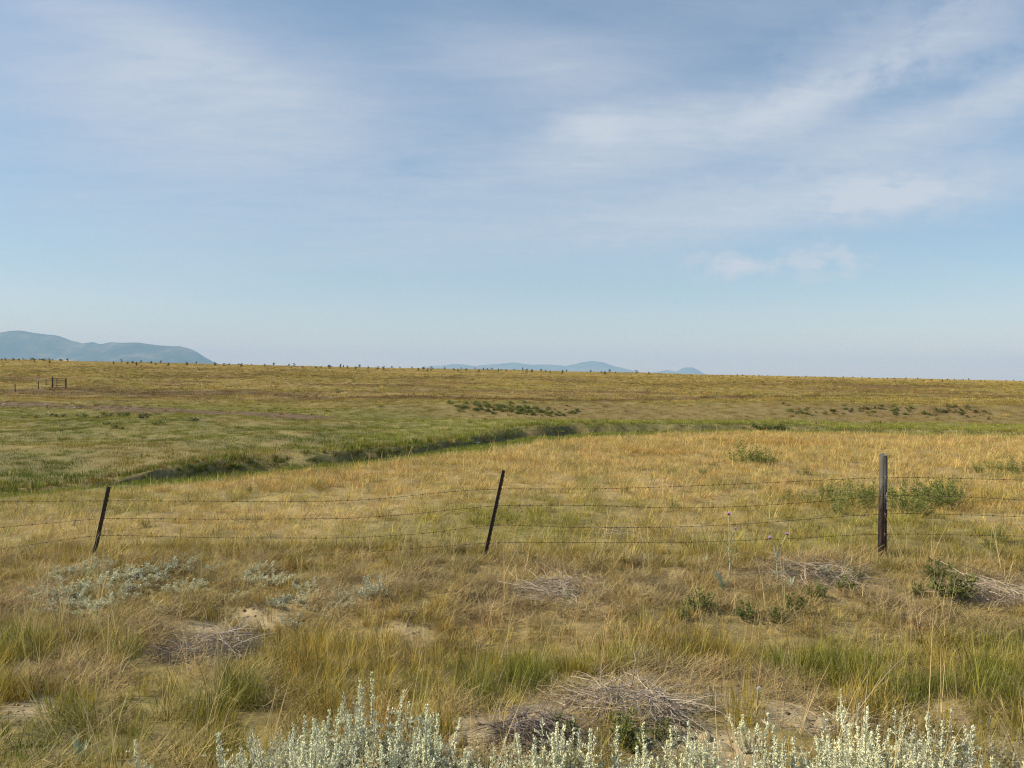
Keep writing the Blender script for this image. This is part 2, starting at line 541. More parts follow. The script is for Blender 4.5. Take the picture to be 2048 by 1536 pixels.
def bump(nt, pb, fac, strength, dist=0.02):
    b = N(nt, 'ShaderNodeBump', 300, -300)
    b.inputs['Strength'].default_value = strength
    b.inputs['Distance'].default_value = dist
    nt.links.new(fac, b.inputs['Height'])
    nt.links.new(b.outputs[0], pb.inputs['Normal'])


def _ground(nt, pb):
    at = N(nt, 'ShaderNodeAttribute', -400, 300, attribute_name='col')
    f1 = noise(nt, 9.0, 8, 0.65)
    f2 = noise(nt, 0.9, 8, 0.7)
    mr = cramp(nt, f1, [(0.25, (0.55, 0.55, 0.55)), (0.75, (1.35, 1.33, 1.3))])
    mr2 = cramp(nt, f2, [(0.3, (0.75, 0.75, 0.75)), (0.7, (1.2, 1.2, 1.2))])
    a = N(nt, 'ShaderNodeMix', 100, data_type='RGBA', blend_type='MULTIPLY')
    b = N(nt, 'ShaderNodeMix', 300, data_type='RGBA', blend_type='MULTIPLY')
    a.inputs['Factor'].default_value = b.inputs['Factor'].default_value = 1
    nt.links.new(at.outputs['Color'], a.inputs['A'])
    nt.links.new(mr, a.inputs['B'])
    nt.links.new(a.outputs['Result'], b.inputs['A'])
    nt.links.new(mr2, b.inputs['B'])
    nt.links.new(b.outputs['Result'], pb.inputs['Base Color'])
    pb.inputs['Roughness'].default_value = 0.95
    pb.inputs['Specular IOR Level'].default_value = 0.1
    bump(nt, pb, f1, 0.6, 0.03)


M_GROUND = surf_mat('ground', _ground)


def _wood(nt, pb):
    t = N(nt, 'ShaderNodeTexCoord', -900, 500)
    s = N(nt, 'ShaderNodeSeparateXYZ', -700, 500)
    nt.links.new(t.outputs['Object'], s.inputs[0])
    grain = noise(nt, 30, 6, 0.65, (1, 1, 0.06))
    blot = noise(nt, 6, 5, 0.6, (1.6, 1.6, 0.5))
    old = cramp(nt, grain, [(0.30, (0.040, 0.034, 0.026)), (0.5, (0.13, 0.12, 0.095)), (0.72, (0.27, 0.26, 0.22))])
    dark = cramp(nt, grain, [(0.30, (0.012, 0.008, 0.006)), (0.55, (0.035, 0.018, 0.012)), (0.8, (0.10, 0.065, 0.045))])
    ad = N(nt, 'ShaderNodeMath', 0, 500, operation='MULTIPLY_ADD')
    nt.links.new(blot, ad.inputs[0])
    ad.inputs[1].default_value = 0.8
    nt.links.new(s.outputs[2], ad.inputs[2])
    mr = N(nt, 'ShaderNodeMapRange', 100, 500)
    mr.inputs['From Min'].default_value = 1.15
    mr.inputs['From Max'].default_value = 1.42
    nt.links.new(ad.outputs[0], mr.inputs['Value'])
    mx = N(nt, 'ShaderNodeMix', 300, 300, data_type='RGBA')
    nt.links.new(mr.outputs[0], mx.inputs['Factor'])
    nt.links.new(dark, mx.inputs['A'])
    nt.links.new(old, mx.inputs['B'])
    nt.links.new(mx.outputs['Result'], pb.inputs['Base Color'])
    pb.inputs['Roughness'].default_value = 0.85
    bump(nt, pb, grain, 0.8, 0.01)


M_WOOD = surf_mat('weathered_post', _wood)


def _steel(nt, pb):
    f = noise(nt, 40, 6, 0.6)
    c = cramp(nt, f, [(0.35, (0.012, 0.008, 0.008)), (0.6, (0.028, 0.014, 0.012)), (0.8, (0.075, 0.035, 0.028))])
    nt.links.new(c, pb.inputs['Base Color'])
    pb.inputs['Roughness'].default_value = 0.6


M_STEEL = surf_mat('dark_painted_steel', _steel)


def _wire(nt, pb):
    f = noise(nt, 25, 4, 0.6)
    c = cramp(nt, f, [(0.35, (0.035, 0.022, 0.014)), (0.65, (0.085, 0.055, 0.035))])
    nt.links.new(c, pb.inputs['Base Color'])
    pb.inputs['Roughness'].default_value = 0.7
    pb.inputs['Metallic'].default_value = 0.2


M_WIRE = surf_mat('rusty_wire', _wire)


def _galv(nt, pb):
    f = noise(nt, 60, 4, 0.6)
    c = cramp(nt, f, [(0.35, (0.30, 0.29, 0.27)), (0.65, (0.55, 0.54, 0.52))])
    nt.links.new(c, pb.inputs['Base Color'])
    pb.inputs['Roughness'].default_value = 0.5


M_GALV = surf_mat('pale_staple', _galv)


def _stone(nt, pb):
    f = noise(nt, 12, 6, 0.6)
    c = cramp(nt, f, [(0.3, (0.34, 0.31, 0.26)), (0.7, (0.56, 0.53, 0.46))])
    nt.links.new(c, pb.inputs['Base Color'])
    pb.inputs['Roughness'].default_value = 0.9
    bump(nt, pb, f, 0.6, 0.02)


M_STONE = surf_mat('pale_stone', _stone)


def _clod(nt, pb):
    f = noise(nt, 14, 8, 0.65)
    c = cramp(nt, f, [(0.3, (0.27, 0.215, 0.125)), (0.7, (0.45, 0.37, 0.23))])
    nt.links.new(c, pb.inputs['Base Color'])
    pb.inputs['Roughness'].default_value = 1.0
    bump(nt, pb, f, 0.9, 0.03)


M_CLOD = surf_mat('dry_clod', _clod)


def _mount(nt, pb):
    f = noise(nt, 0.0016, 9, 0.70)
    c = cramp(nt, f, [(0.40, (0.022, 0.034, 0.036)), (0.52, (0.060, 0.070, 0.056)), (0.64, (0.17, 0.155, 0.11))])
    nt.links.new(c, pb.inputs['Base Color'])
    pb.inputs['Roughness'].default_value = 1.0
    pb.inputs['Specular IOR Level'].default_value = 0.0


M_MOUNT = surf_mat('mountain_slope', _mount)


def _hill(nt, pb):
    f = noise(nt, 0.004, 6, 0.6)
    c = cramp(nt, f, [(0.3, (0.36, 0.29, 0.15)), (0.7, (0.50, 0.41, 0.22))])
    nt.links.new(c, pb.inputs['Base Color'])
    pb.inputs['Roughness'].default_value = 1.0


M_HILL = surf_mat('dry_hill', _hill)


# ------------------------------------------------------------------ mesh helpers
def mesh_np(name, verts, faces, mats=(), bv=None, smooth_shade=False, fmat=None):
    me = bpy.data.meshes.new(name)
    if isinstance(verts, np.ndarray):
        verts = verts.tolist()
    me.from_pydata(verts, [], faces)
    for m in mats:
        me.materials.append(m)
    if fmat is not None:
        me.polygons.foreach_set('material_index', np.asarray(fmat, np.int32))
    if bv is not None:
        a = me.attributes.new('bv', 'FLOAT_COLOR', 'POINT')
        b = np.ones((len(verts), 4), np.float32)
        b[:, :3] = bv
        a.data.foreach_set('color', b.ravel())
    if smooth_shade:
        me.polygons.foreach_set('use_smooth', np.ones(len(me.polygons), bool))
    me.update()
    return me


class MB:
    """collects verts, faces, a brightness per vertex and a material per face"""

    def __init__(self):
        self.v, self.f, self.b, self.m = [], [], [], []

    def add(self, vs_, fs, br=1.0, mat=0):
        k = len(self.v)
        self.v += [tuple(p) for p in vs_]
        br = br if isinstance(br, (tuple, list)) else (br, br, br)
        self.b += [br] * len(vs_)
        self.f += [tuple(i + k for i in f) for f in fs]
        self.m += [mat] * len(fs)

    def blade(self, p, d, length, width, bend, br, seg=2, mat=0, flat=0.35):
        """a tapering ribbon: base p, horizontal unit direction of lean d, lean at tip = bend (0 upright .. 1 flat)"""
        px, py = -d[1], d[0]
        vs_, fs = [], []
        x, y, z = p
        ang0 = bend * flat
        for i in range(seg + 1):
            t = i / seg
            w = width * (1 - t) ** 0.6 * 0.5
            if i < seg:
                vs_ += [(x - px * w, y - py * w, z), (x + px * w, y + py * w, z)]
            else:
                vs_ += [(x, y, z)]
            a = (ang0 + (bend - ang0) * t) * 1.5
            s = length / seg
            x += d[0] * math.sin(a) * s
            y += d[1] * math.sin(a) * s
            z += math.cos(a) * s
        for i in range(seg - 1):
            fs.append((2 * i, 2 * i + 1, 2 * i + 3, 2 * i + 2))
        k = 2 * (seg - 1)
        fs.append((k, k + 1, k + 2))
        self.add(vs_, fs, br, mat)

    def tube(self, pts, rad, n=4, br=1.0, mat=0, cap=True):
        pts = [Vector(p) for p in pts]
        vs_, fs = [], []
        for i, p in enumerate(pts):
            a = pts[min(i + 1, len(pts) - 1)] - pts[max(i - 1, 0)]
            a.normalize()
            s = a.cross(Vector((0.31, 0.17, 0.93)))
            if s.length < 1e-3:
                s = a.cross(Vector((1, 0, 0)))
            s.normalize()
            t = a.cross(s)
            r = rad[i] if hasattr(rad, '__len__') else rad
            for k in range(n):
                c = 2 * math.pi * k / n
                vs_.append(p + (s * math.cos(c) + t * math.sin(c)) * r)
        for i in range(len(pts) - 1):
            for k in range(n):
                a0, a1 = i * n + k, i * n + (k + 1) % n
                fs.append((a0, a1, a1 + n, a0 + n))
        if cap:
            fs.append(tuple(range(n))[::-1])
            fs.append(tuple(range((len(pts) - 1) * n, len(pts) * n)))
        self.add(vs_, fs, br, mat)

    def leaf(self, p, d, up, length, width, br, mat=0, fold=0.25):
        """a pointed leaf folded along its midrib"""
        p, d, up = Vector(p), Vector(d).normalized(), Vector(up)
        s = d.cross(up)
        if s.length < 1e-3:
            s = d.cross(Vector((1, 0.2, 0)))
        s.normalize()
        nn = s.cross(d)
        m = p + d * length * 0.5
        vs_ = [p, m + s * width * 0.5 + nn * width * fold, p + d * length, m - s * width * 0.5 + nn * width * fold]
        self.add(vs_, [(0, 1, 2), (0, 2, 3)], br, mat)

    def box(self, x0, x1, y0, y1, z0, z1, br=1.0, mat=0):
        self.add([(x0, y0, z0), (x1, y0, z0), (x1, y1, z0), (x0, y1, z0), (x0, y0, z1), (x1, y0, z1), (x1, y1, z1), (x0, y1, z1)],
                 [(0, 3, 2, 1), (4, 5, 6, 7), (0, 1, 5, 4), (1, 2, 6, 5), (2, 3, 7, 6), (3, 0, 4, 7)], br, mat)

    def mesh(self, name, mats, smooth_shade=False):
        return mesh_np(name, self.v, self.f, mats, np.array(self.b, np.float32) if self.b else None, smooth_shade, self.m)


def obj(name, me, parent=None, loc=None):
    o = bpy.data.objects.new(name, me)
    COL.objects.link(o)
    if parent is not None:
        o.parent = parent
    if loc is not None:
        o.location = loc
    return o


def tag(o, label, cat, group=None, kind=None):
    o['label'] = label
    if cat:
        o['category'] = cat
    if group:
        o['group'] = group
    if kind:
        o['kind'] = kind
    return o


def empty(name, loc, rz=0.0, sc=1.0):
    o = bpy.data.objects.new(name, None)
    COL.objects.link(o)
    o.empty_display_size = 0.2
    o.location = loc
    o.rotation_euler = (0, 0, rz)
    o.scale = (sc, sc, sc)
    return o


def copy_tree(src, loc, rz=0.0, sc=1.0):
    c = src.copy()
    COL.objects.link(c)
    c.location = loc
    c.rotation_euler = (0, 0, rz)
    c.scale = (sc, sc, sc)
    for ch in src.children:
        k = ch.copy()
        COL.objects.link(k)
        k.parent = c
        for g in ch.children:
            q = g.copy()
            COL.objects.link(q)
            q.parent = k
    return c


# ------------------------------------------------------------------ ground sheet
def build_ground():
    ys = np.concatenate([np.linspace(-25, 2, 12, endpoint=False), np.geomspace(2, 80, 430, endpoint=False), np.geomspace(80, 45000, 190)])
    ts = np.linspace(-1.25, 1.25, 420)
    Y, T = np.meshgrid(ys, ts, indexing='ij')
    X = T * (np.maximum(Y, 0) + 8)
    Z = height(X, Y)
    nr, nc = X.shape
    co = np.stack([X, Y, Z], -1).reshape(-1, 3).astype(np.float32)
    i = np.arange(nr - 1)[:, None] * nc + np.arange(nc - 1)[None, :]
    q = np.stack([i, i + 1, i + nc + 1, i + nc], -1).reshape(-1, 4).astype(np.int32)
    me = bpy.data.meshes.new('ground')
    me.vertices.add(len(co))
    me.vertices.foreach_set('co', co.ravel())
    me.loops.add(q.size)
    me.loops.foreach_set('vertex_index', q.ravel())
    me.polygons.add(len(q))
    me.polygons.foreach_set('loop_start', np.arange(0, q.size, 4, dtype=np.int32))
    me.update(calc_edges=True)
    me.validate()
    x, y = X.ravel(), Y.ravel()
    c = veg_color(x, y)
    near = 1 - smooth(30, 110, y)
    litter = mix(c * 0.75, mix(SOIL, DEAD, 0.45), 0.55 * near)
    bare = 1 - cover(x, y)
    sand = spots(x, y, SAND_SPOTS)
    litter = mix(litter, SOIL, np.clip(bare, 0, 1) * (y > 12))
    litter = mix(litter, SAND, sand)
    road = (1 - smooth(1.6, 2.6, y))
    litter = mix(litter, np.array((0.30, 0.25, 0.19)), road)
    a = me.attributes.new('col', 'FLOAT_COLOR', 'POINT')
    b = np.ones((len(co), 4), np.float32)
    b[:, :3] = litter
    a.data.foreach_set('color', b.ravel())
    me.polygons.foreach_set('use_smooth', np.ones(len(me.polygons), bool))
    me.materials.append(M_GROUND)
    o = obj('ground', me)
    return tag(o, 'rolling dry prairie ground with a shallow creek gully running across it', 'ground', kind='structure')


build_ground()


# ------------------------------------------------------------------ mountains far off
def range_mesh(name, sil, dist, depth, cols, rows, seed, base=-100.0):
    us = np.array([s[0] for s in sil], float)
    vsil = np.array([s[1] for s in sil], float)
    uu = np.linspace(us[0], us[-1], cols)
    vv = np.interp(uu, us, vsil)
    xs, top = [], []
    for u, v in zip(uu, vv):
        d = pix_dir(u, v)
        k = dist / d.y
        xs.append(d.x * k)
        top.append(CAM_Z + d.z * k)
    xs, top = np.array(xs), np.array(top)
    top = top + 70 * (fbm(xs * 0.0016, 1.0, seed, 5) - 0.5)
    tt = np.linspace(-1, 1, rows)
    X, T = np.meshgrid(xs, tt)
    H = np.tile(top - base, (rows, 1))
    prof = np.clip(1 - np.abs(T) ** 1.25, 0, 1)
    spur = fbm(X * 0.0013 + T * 1.3, T * 2.2, seed + 1, 5)
    cutv = 1 - 1.15 * (1 - prof) * prof * 2.2 * (1 - spur)
    Z = base - 20 + (H + 20) * prof * np.clip(cutv, 0, 1)
    Y = dist + T * depth * (0.75 + 0.5 * fbm(X * 0.0004, 2.2, seed + 2, 2))
    co = np.stack([X, Y, Z], -1).reshape(-1, 3)
    i = np.arange(rows - 1)[:, None] * cols + np.arange(cols - 1)[None, :]
    q = np.stack([i, i + 1, i + cols + 1, i + cols], -1).reshape(-1, 4).tolist()
    return mesh_np(name, co, q, (M_MOUNT,), None, True)


LEFT = [(-520, 735), (-470, 715), (-400, 690), (-300, 672), (-200, 660), (-120, 668), (-60, 672), (0, 665), (25, 660), (45, 659), (75, 664), (115, 671), (140, 681), (165, 688),
        (185, 685), (200, 690), (225, 686), (280, 685), (330, 689), (358, 690), (375, 695), (392, 703), (410, 716), (432, 730), (470, 745), (500, 760)]
MIDR = [(790, 752), (815, 742), (840, 736), (860, 732), (900, 728), (930, 729), (950, 732), (970, 728), (1000, 727), (1035, 725), (1060, 728), (1100, 728), (1130, 732), (1150, 727), (1165, 722),
        (1185, 721), (1205, 724), (1225, 731), (1250, 737), (1290, 746), (1312, 745), (1335, 740), (1352, 743), (1368, 735), (1385, 734.5), (1398, 741), (1412, 749), (1450, 764)]
o = obj('mountain_range', range_mesh('mountain_range', LEFT, 15000, 2600, 260, 70, 81))
tag(o, 'larger blue hazy mountain ridge rising behind the prairie beyond the metal gate', 'mountain', kind='structure')
o = obj('mountain_range', range_mesh('mountain_range', MIDR, 27000, 2500, 260, 50, 91))
tag(o, 'low pale blue mountain range barely showing above the middle of the prairie', 'mountain', kind='structure')
PALE = [(-150, 730), (-60, 716), (0, 713), (40, 716), (95, 719), (125, 712), (150, 712), (185, 718), (215, 724), (260, 732), (300, 742)]
me = range_mesh('hill', PALE, 5500, 700, 90, 24, 97, -60)
me.materials.clear()
me.materials.append(M_HILL)
o = obj('hill', me)
tag(o, 'pale dry grassy hill at the foot of the blue mountain ridge', 'hill', kind='structure')

# ------------------------------------------------------------------ plants that stand singly
rnd = random.Random(5)

def rdir(zlo=-1.0, zhi=1.0):
    a = rnd.uniform(0, 6.283)
    z = rnd.uniform(zlo, zhi)
    s = math.sqrt(max(0.0, 1 - z * z))
    return Vector((s * math.cos(a), s * math.sin(a), z))


EXCL = []


def sage_meshes(nst, h, spread, seed, leaf_l=0.020, leaf_w=0.0058, per=70, spikes=0.6):
    global rnd
    rnd = random.Random(seed)
    sts, fo = [], MB()
    for i in range(nst):
        if nst < 6 or not sts:
            sts.append(MB())
        st = sts[-1]
        a = rnd.uniform(0, 6.283)
        lean = rnd.uniform(0.02, 1.0) ** 0.7 * spread
        L = h * rnd.uniform(0.38, 1.0) * (1.0 - 0.25 * lean / max(spread, 0.01))
        d = Vector((math.cos(a), math.sin(a), 0))
        p = Vector((rnd.uniform(-.03, .03), rnd.uniform(-.03, .03), -0.02)) + d * lean * 0.10
        pts, seg = [p.copy()], 7
        for k in range(seg):
            t = (k + 1) / seg
            ang = lean * (1.05 - 0.75 * t) + rnd.uniform(-0.07, 0.07)
            p = p + (d * math.sin(ang) + Vector((0, 0, math.cos(ang)))) * (L / seg)
            p = p + Vector((rnd.uniform(-.004, .004), rnd.uniform(-.004, .004), 0))
            pts.append(p.copy())
        st.tube(pts, [0.0042 * (1 - 0.75 * k / seg) for k in range(seg + 1)], 4, rnd.uniform(0.7, 1.2))
        spike = rnd.random() < spikes
        for _ in range(per):
            t = rnd.uniform(0.12, 1.0)
            f = t * seg
            k = min(int(f), seg - 1)
            q = pts[k].lerp(pts[k + 1], f - k)
            out_d = rdir(-0.1, 0.9)
            out_d.z += 0.5
            ll = leaf_l * rnd.uniform(0.6, 1.3) * (1.15 - 0.45 * t)
            br = rnd.uniform(0.72, 1.25) * (1.0)
            fo.leaf(q + out_d * 0.003, out_d, rdir(), ll, leaf_w * rnd.uniform(0.8, 1.4), (br, br, br * rnd.uniform(0.85, 1.05)))
        # side shoots
        for _ in range(int(per / 12)):
            t = rnd.uniform(0.25, 0.8)
            f = t * seg
            k = min(int(f), seg - 1)
            q = pts[k].lerp(pts[k + 1], f - k)
            sd = rdir(0.2, 0.7)
            SL = rnd.uniform(0.03, 0.08)
            for _ in range(10):
                e = q + sd * SL * rnd.random()
                od = (rdir(-0.2, 1) + sd).normalized()
                br = rnd.uniform(0.75, 1.25)
                fo.leaf(e, od, rdir(), leaf_l * rnd.uniform(0.5, 1.0), leaf_w * rnd.uniform(0.8, 1.3), (br, br, br * 0.96))
        if spike:
            # knobbly flower buds along the top third
            for _ in range(44):
                t = rnd.uniform(0.58, 1.03)
                f = min(t, 1.0) * seg
                k = min(int(f), seg - 1)
                q = pts[k].lerp(pts[k + 1], f - k) + rdir() * 0.006 + Vector((0, 0, 0.02 * max(0, t - 1.0)))
                r = rnd.uniform(0.0026, 0.0054)
                br = rnd.uniform(1.0, 1.4)
                fo.add([q + Vector((r, 0, 0)), q + Vector((0, r, 0)), q + Vector((-r, 0, 0)), q + Vector((0, -r, 0)), q + Vector((0, 0, r * 1.5)), q - Vector((0, 0, r))],
                       [(0, 1, 4), (1, 2, 4), (2, 3, 4), (3, 0, 4), (1, 0, 5), (2, 1, 5), (3, 2, 5), (0, 3, 5)], (br, br, br * 0.85))
    return sts, fo


def sage(nst, h, spread, seed, leafmat=None, **kw):
    sts, fo = sage_meshes(nst, h, spread, seed, **kw)
    return [fo.mesh('sage_foliage', (leafmat or M_SAGE,))] + [q.mesh('sage_stem', (M_SAGE_STEM,)) for q in sts]


def plant(name, meshes, u, v, label, group=None, rz=None, sc=1.0, cat='shrub', partnames=('foliage', 'stem'), sink=0.0, flat=1.0, clear=1.0):
    x_, y_, z_ = place(u, v)
    e = empty(name, (x_, y_, z_ - sink), rnd.uniform(0, 6.28) if rz is None else rz, sc)
    e.scale = (sc, sc, sc * flat)
    EXCL.append((x_, y_, sc * 0.2 * clear))
    for i, me_ in enumerate(meshes):
        part = obj(partnames[min(i, 1)], me_, e)
        if i and len(meshes) == 2:
            part['kind'] = 'stuff'
    return tag(e, label, cat, group)


S_BIG = [sage(26, 0.50, 0.9, 221, per=85, spikes=0.4), sage(34, 0.46, 0.8, 222, per=80, spikes=0.75), sage(32, 0.52, 0.85, 201, per=90), sage(28, 0.50, 0.75, 202, per=85), sage(24, 0.46, 0.9, 203, per=80)]
S_MID = [sage(9, 0.40, 0.75, 223, per=70, spikes=0.7), sage(18, 0.44, 0.65, 224, per=80, spikes=0.5), sage(13, 0.42, 0.6, 204, per=80, spikes=0.85), sage(10, 0.42, 0.45, 205, per=80, spikes=0.9), sage(16, 0.40, 0.7, 206, per=75)]
S_FEW = [sage(2, 0.38, 0.22, 207, per=110, spikes=1.0), sage(3, 0.36, 0.32, 208, per=100, spikes=1.0)]
S_DRY = [sage(5, 0.32, 0.5, 209, M_SAGE_DRY, per=45, spikes=0.5)]
S_LOW = [sage(20, 0.26, 1.2, 210, per=60, spikes=0.1, leaf_l=0.022, leaf_w=0.009), sage(16, 0.24, 1.1, 211, per=60, spikes=0.15, leaf_l=0.022, leaf_w=0.009),
         sage(14, 0.22, 1.25, 212, per=55, spikes=0.0, leaf_l=0.022, leaf_w=0.009)]

FRONT = 'silvery sagebrush along the road edge'
dense_lab = 'dense silvery green sagebrush clump with pale flower spikes, at the road edge'
for i, (u, v, s) in enumerate([(545, 1585, 0.82), (640, 1575, 0.95), (735, 1565, 1.02), (815, 1560, 1.05), (870, 1590, 0.85), (690, 1620, 0.9), (780, 1625, 0.85), (600, 1630, 0.8), (505, 1600, 0.75), (455, 1625, 0.7), (565, 1610, 0.85), (850, 1575, 0.9)]):
    plant('sagebrush', S_BIG[i % 5], u, v, dense_lab, FRONT, sc=s * (0.95, 1.08, 1.0, 1.1, 0.88)[(i * 3) % 5])
spike_lab = 'loose silvery sagebrush with upright pale spikes, before the sandy soil at the road edge'
for i, (u, v, s) in enumerate([(950, 1600, 0.75), (1010, 1590, 0.85), (1075, 1580, 0.90), (1140, 1590, 1.0), (1190, 1600, 0.95), (1245, 1590, 1.0), (1300, 1590, 0.98), (1365, 1590, 0.92),
                               (1420, 1610, 0.95), (1100, 1640, 0.8), (1220, 1640, 0.85), (1340, 1640, 0.85), (980, 1640, 0.8)]):
    plant('sagebrush', S_MID[(i * 2) % 5], u, v, spike_lab, FRONT, sc=s * (1.12, 0.9, 1.2, 1.0, 0.8, 1.1, 0.95)[i % 7])
right_lab = 'bushy silvery sagebrush with pale spikes in the clump beyond the sandy patch'
for i, (u, v, s) in enumerate([(1545, 1590, 0.95), (1590, 1600, 1.0), (1650, 1595, 0.85), (1720, 1570, 0.92), (1770, 1585, 0.9), (1800, 1570, 0.85), (1850, 1610, 0.95), (1905, 1600, 1.0),
                               (1500, 1620, 0.85), (1690, 1620, 0.9), (1960, 1630, 0.85), (2030, 1610, 0.85)]):
    plant('sagebrush', (S_MID + S_BIG)[(i * 3) % 10], u, v, right_lab, FRONT, sc=s * (1.08, 1.14, 0.8, 1.1, 0.95, 1.05, 0.85)[i % 7])
for i, (u, v, s) in enumerate([(477, 1600, 1.25), (360, 1600, 1.1), (285, 1585, 0.9), (432, 1605, 1.0)]):
    plant('sagebrush', S_FEW[i % 2], u, v, 'thin single upright silvery sagebrush shoot standing apart in the verge grass', 'single sagebrush shoots', sc=s)
plant('sagebrush', S_MID[0], 1512, 1505, 'single tall silvery sagebrush standing on the sandy soil mound', sc=0.85)
plant('sagebrush', S_MID[2], 1690, 1462, 'small silvery sagebrush leaning over grey sticks behind the road edge clump', sc=0.68)
plant('sagebrush', S_FEW[1], 1735, 1490, 'small thin sagebrush just before the one leaning over grey sticks', sc=0.65)
plant('sagebrush', S_DRY[0], 1390, 1425, 'sparse grey green sagebrush growing at the end of the dead brush heap', sc=0.95)
for u, v, s in [(1985, 1520, 0.85), (1885, 1545, 0.75), (2030, 1560, 0.9), (535, 1600, 0.9)]:
    plant('sagebrush', S_DRY[0], u, v, 'sparse half dead grey sagebrush in the verge grass at the road edge', 'half dead sagebrush', sc=s)
low_lab = 'low spreading silvery sagebrush growing on the fence bank'
for i, (u, v, s) in enumerate([(130, 1195, 0.9), (190, 1175, 1.0), (228, 1150, 1.05), (270, 1155, 1.0), (250, 1195, .9), (165, 1225, .8), (340, 1145, 1.0), (358, 1180, .8), (330, 1222, .7), (385, 1122, .7),
                               (500, 1165, .8), (478, 1190, .7), (545, 1168, .8), (610, 1205, .8), (640, 1218, .9), (680, 1195, .6), (590, 1250, .7), (455, 1200, .6), (210, 1215, .8), (110, 1165, .7),
                               (300, 1130, .7), (100, 1225, .6), (390, 1180, .55), (540, 1200, .5), (150, 1150, .9), (205, 1135, .8), (285, 1180, .8), (320, 1165, .9), (375, 1140, .8), (410, 1165, .6), (80, 1195, .7), (520, 1145, .8),
                               (575, 1160, .7), (620, 1180, .8), (560, 1210, .7), (660, 1225, .8), (700, 1215, .6), (430, 1140, .5), (230, 1180, .9), (140, 1215, .8)]):
    plant('sagebrush', S_LOW[i % 3], u, v, low_lab, 'sagebrush on the fence bank', sc=s * 1.25, flat=0.62, clear=0.45)
plant('sagebrush', S_LOW[0], 745, 1193, 'pale sagebrush alone in dry grass between the two leaning metal posts', sc=1.0)
plant('sagebrush', S_LOW[1], 1140, 1195, 'tiny pale sagebrush in the middle of a grey dead grass mat', sc=0.5)


def leafy(nst, h, rad, seed, ll, lw, nleaf, stem_r=0.003, up=0.3, mats=(None, None), squash=0.8, fill=0.6):
    """a leafy bush: stems fanning out, leaves in uneven clumps on them"""
    global rnd
    rnd = random.Random(seed)
    st, fo = MB(), MB()
    tips = []
    for i in range(nst):
        a = rnd.uniform(0, 6.283)
        rr = rad * math.sqrt(rnd.random())
        H = h * rnd.uniform(0.35, 1.1) * (1 - 0.4 * (rr / rad) ** 2)
        pts = []
        for k in range(5):
            t = k / 4
            pts.append(Vector((math.cos(a) * rr * t ** 0.8, math.sin(a) * rr * t ** 0.8 * squash, -0.02 + H * t ** 1.15)) + Vector((rnd.uniform(-1, 1), rnd.uniform(-1, 1), 0)) * rad * 0.05)
        st.tube(pts, [stem_r * (1 - 0.7 * k / 4) for k in range(5)], 3, rnd.uniform(0.7, 1.2))
        tips.append(pts)
    for _ in range(nleaf):
        pts = rnd.choice(tips)
        f = (1 - rnd.random() * fill) * 4
        k = min(int(f), 3)
        q = pts[k].lerp(pts[k + 1], f - k) + rdir() * ll * 0.5
        d = rdir(-0.3, 0.8)
        d.z += up
        br = rnd.uniform(0.65, 1.4)
        fo.leaf(q, d, rdir(0.3, 1.0), ll * rnd.uniform(0.6, 1.3), lw * rnd.uniform(0.7, 1.3), (br * rnd.uniform(0.9, 1.15), br, br * rnd.uniform(0.8, 1.1)))
    return fo.mesh('foliage', (mats[1],)), st.mesh('stem', (mats[0],))


B_DARK = [leafy(20, 0.24, 0.16, 301, 0.032, 0.016, 430, mats=(M_DARKTWIG, M_DKLEAF)), leafy(16, 0.22, 0.14, 302, 0.030, 0.015, 350, mats=(M_DARKTWIG, M_DKLEAF)),
          leafy(12, 0.26, 0.12, 303, 0.032, 0.016, 290, mats=(M_DARKTWIG, M_DKLEAF))]
dk_lab = 'small dark green leafy bush on the fence bank near the purple thistles'
for i, (u, v, s) in enumerate([(1400, 1225, 1.1), (1490, 1241, 1.05), (1592, 1225, 1.0), (1630, 1203, 0.95), (1690, 1184, 1.05), (1715, 1165, 0.8), (1370, 1243, 0.75), (1555, 1243, 0.8)]):
    plant('leafy_bush', B_DARK[i % 3], u, v, dk_lab, 'dark leafy bushes on the fence bank', sc=s * 0.95, cat='bush', clear=0.6)
plant('leafy_bush', B_DARK[0], 1905, 1205, 'largest dark green leafy bush on the fence bank beyond the wooden post', sc=1.6, cat='bush', clear=0.5)
plant('leafy_bush', B_DARK[1], 1868, 1160, 'dark green bush just behind the largest bush on the fence bank', sc=1.3, cat='bush')
plant('leafy_bush', B_DARK[1], 1835, 1195, 'dull small green bush in dead grass beside the largest bank bush', sc=0.8, cat='bush')
plant('leafy_bush', B_DARK[2], 1128, 1490, 'small dark green leafy plant between dead brush and pale sagebrush spikes', sc=0.85, cat='bush')
plant('leafy_bush', B_DARK[0], 1268, 1500, 'wide dark green leafy bush before the grey dead brush heap', sc=1.0, cat='bush')
plant('leafy_bush', B_DARK[1], 1330, 1490, 'dark bush with greyish leaves next to the wide dark green bush', sc=0.8, cat='bush')
plant('leafy_bush', B_DARK[2], 1790, 1480, 'dark green leafy plant in verge grass behind the sagebrush clump', sc=0.5, cat='bush')
YEL = leafy(40, 0.2, 0.09, 310, 0.05, 0.006, 260, up=1.2, mats=(M_MIDLEAF, veg_mat('yellow_green_leaf', (0.30, 0.29, 0.045), transl=0.3)))
plant('leafy_bush', YEL, 1062, 1132, 'bright yellow green rounded plant beside the middle leaning metal post', sc=1.0, cat='bush')
plant('leafy_bush', B_DARK[1], 1245, 1128, 'tiny dull green bush in dry grass beyond the yellow green plant', sc=0.5, cat='bush')

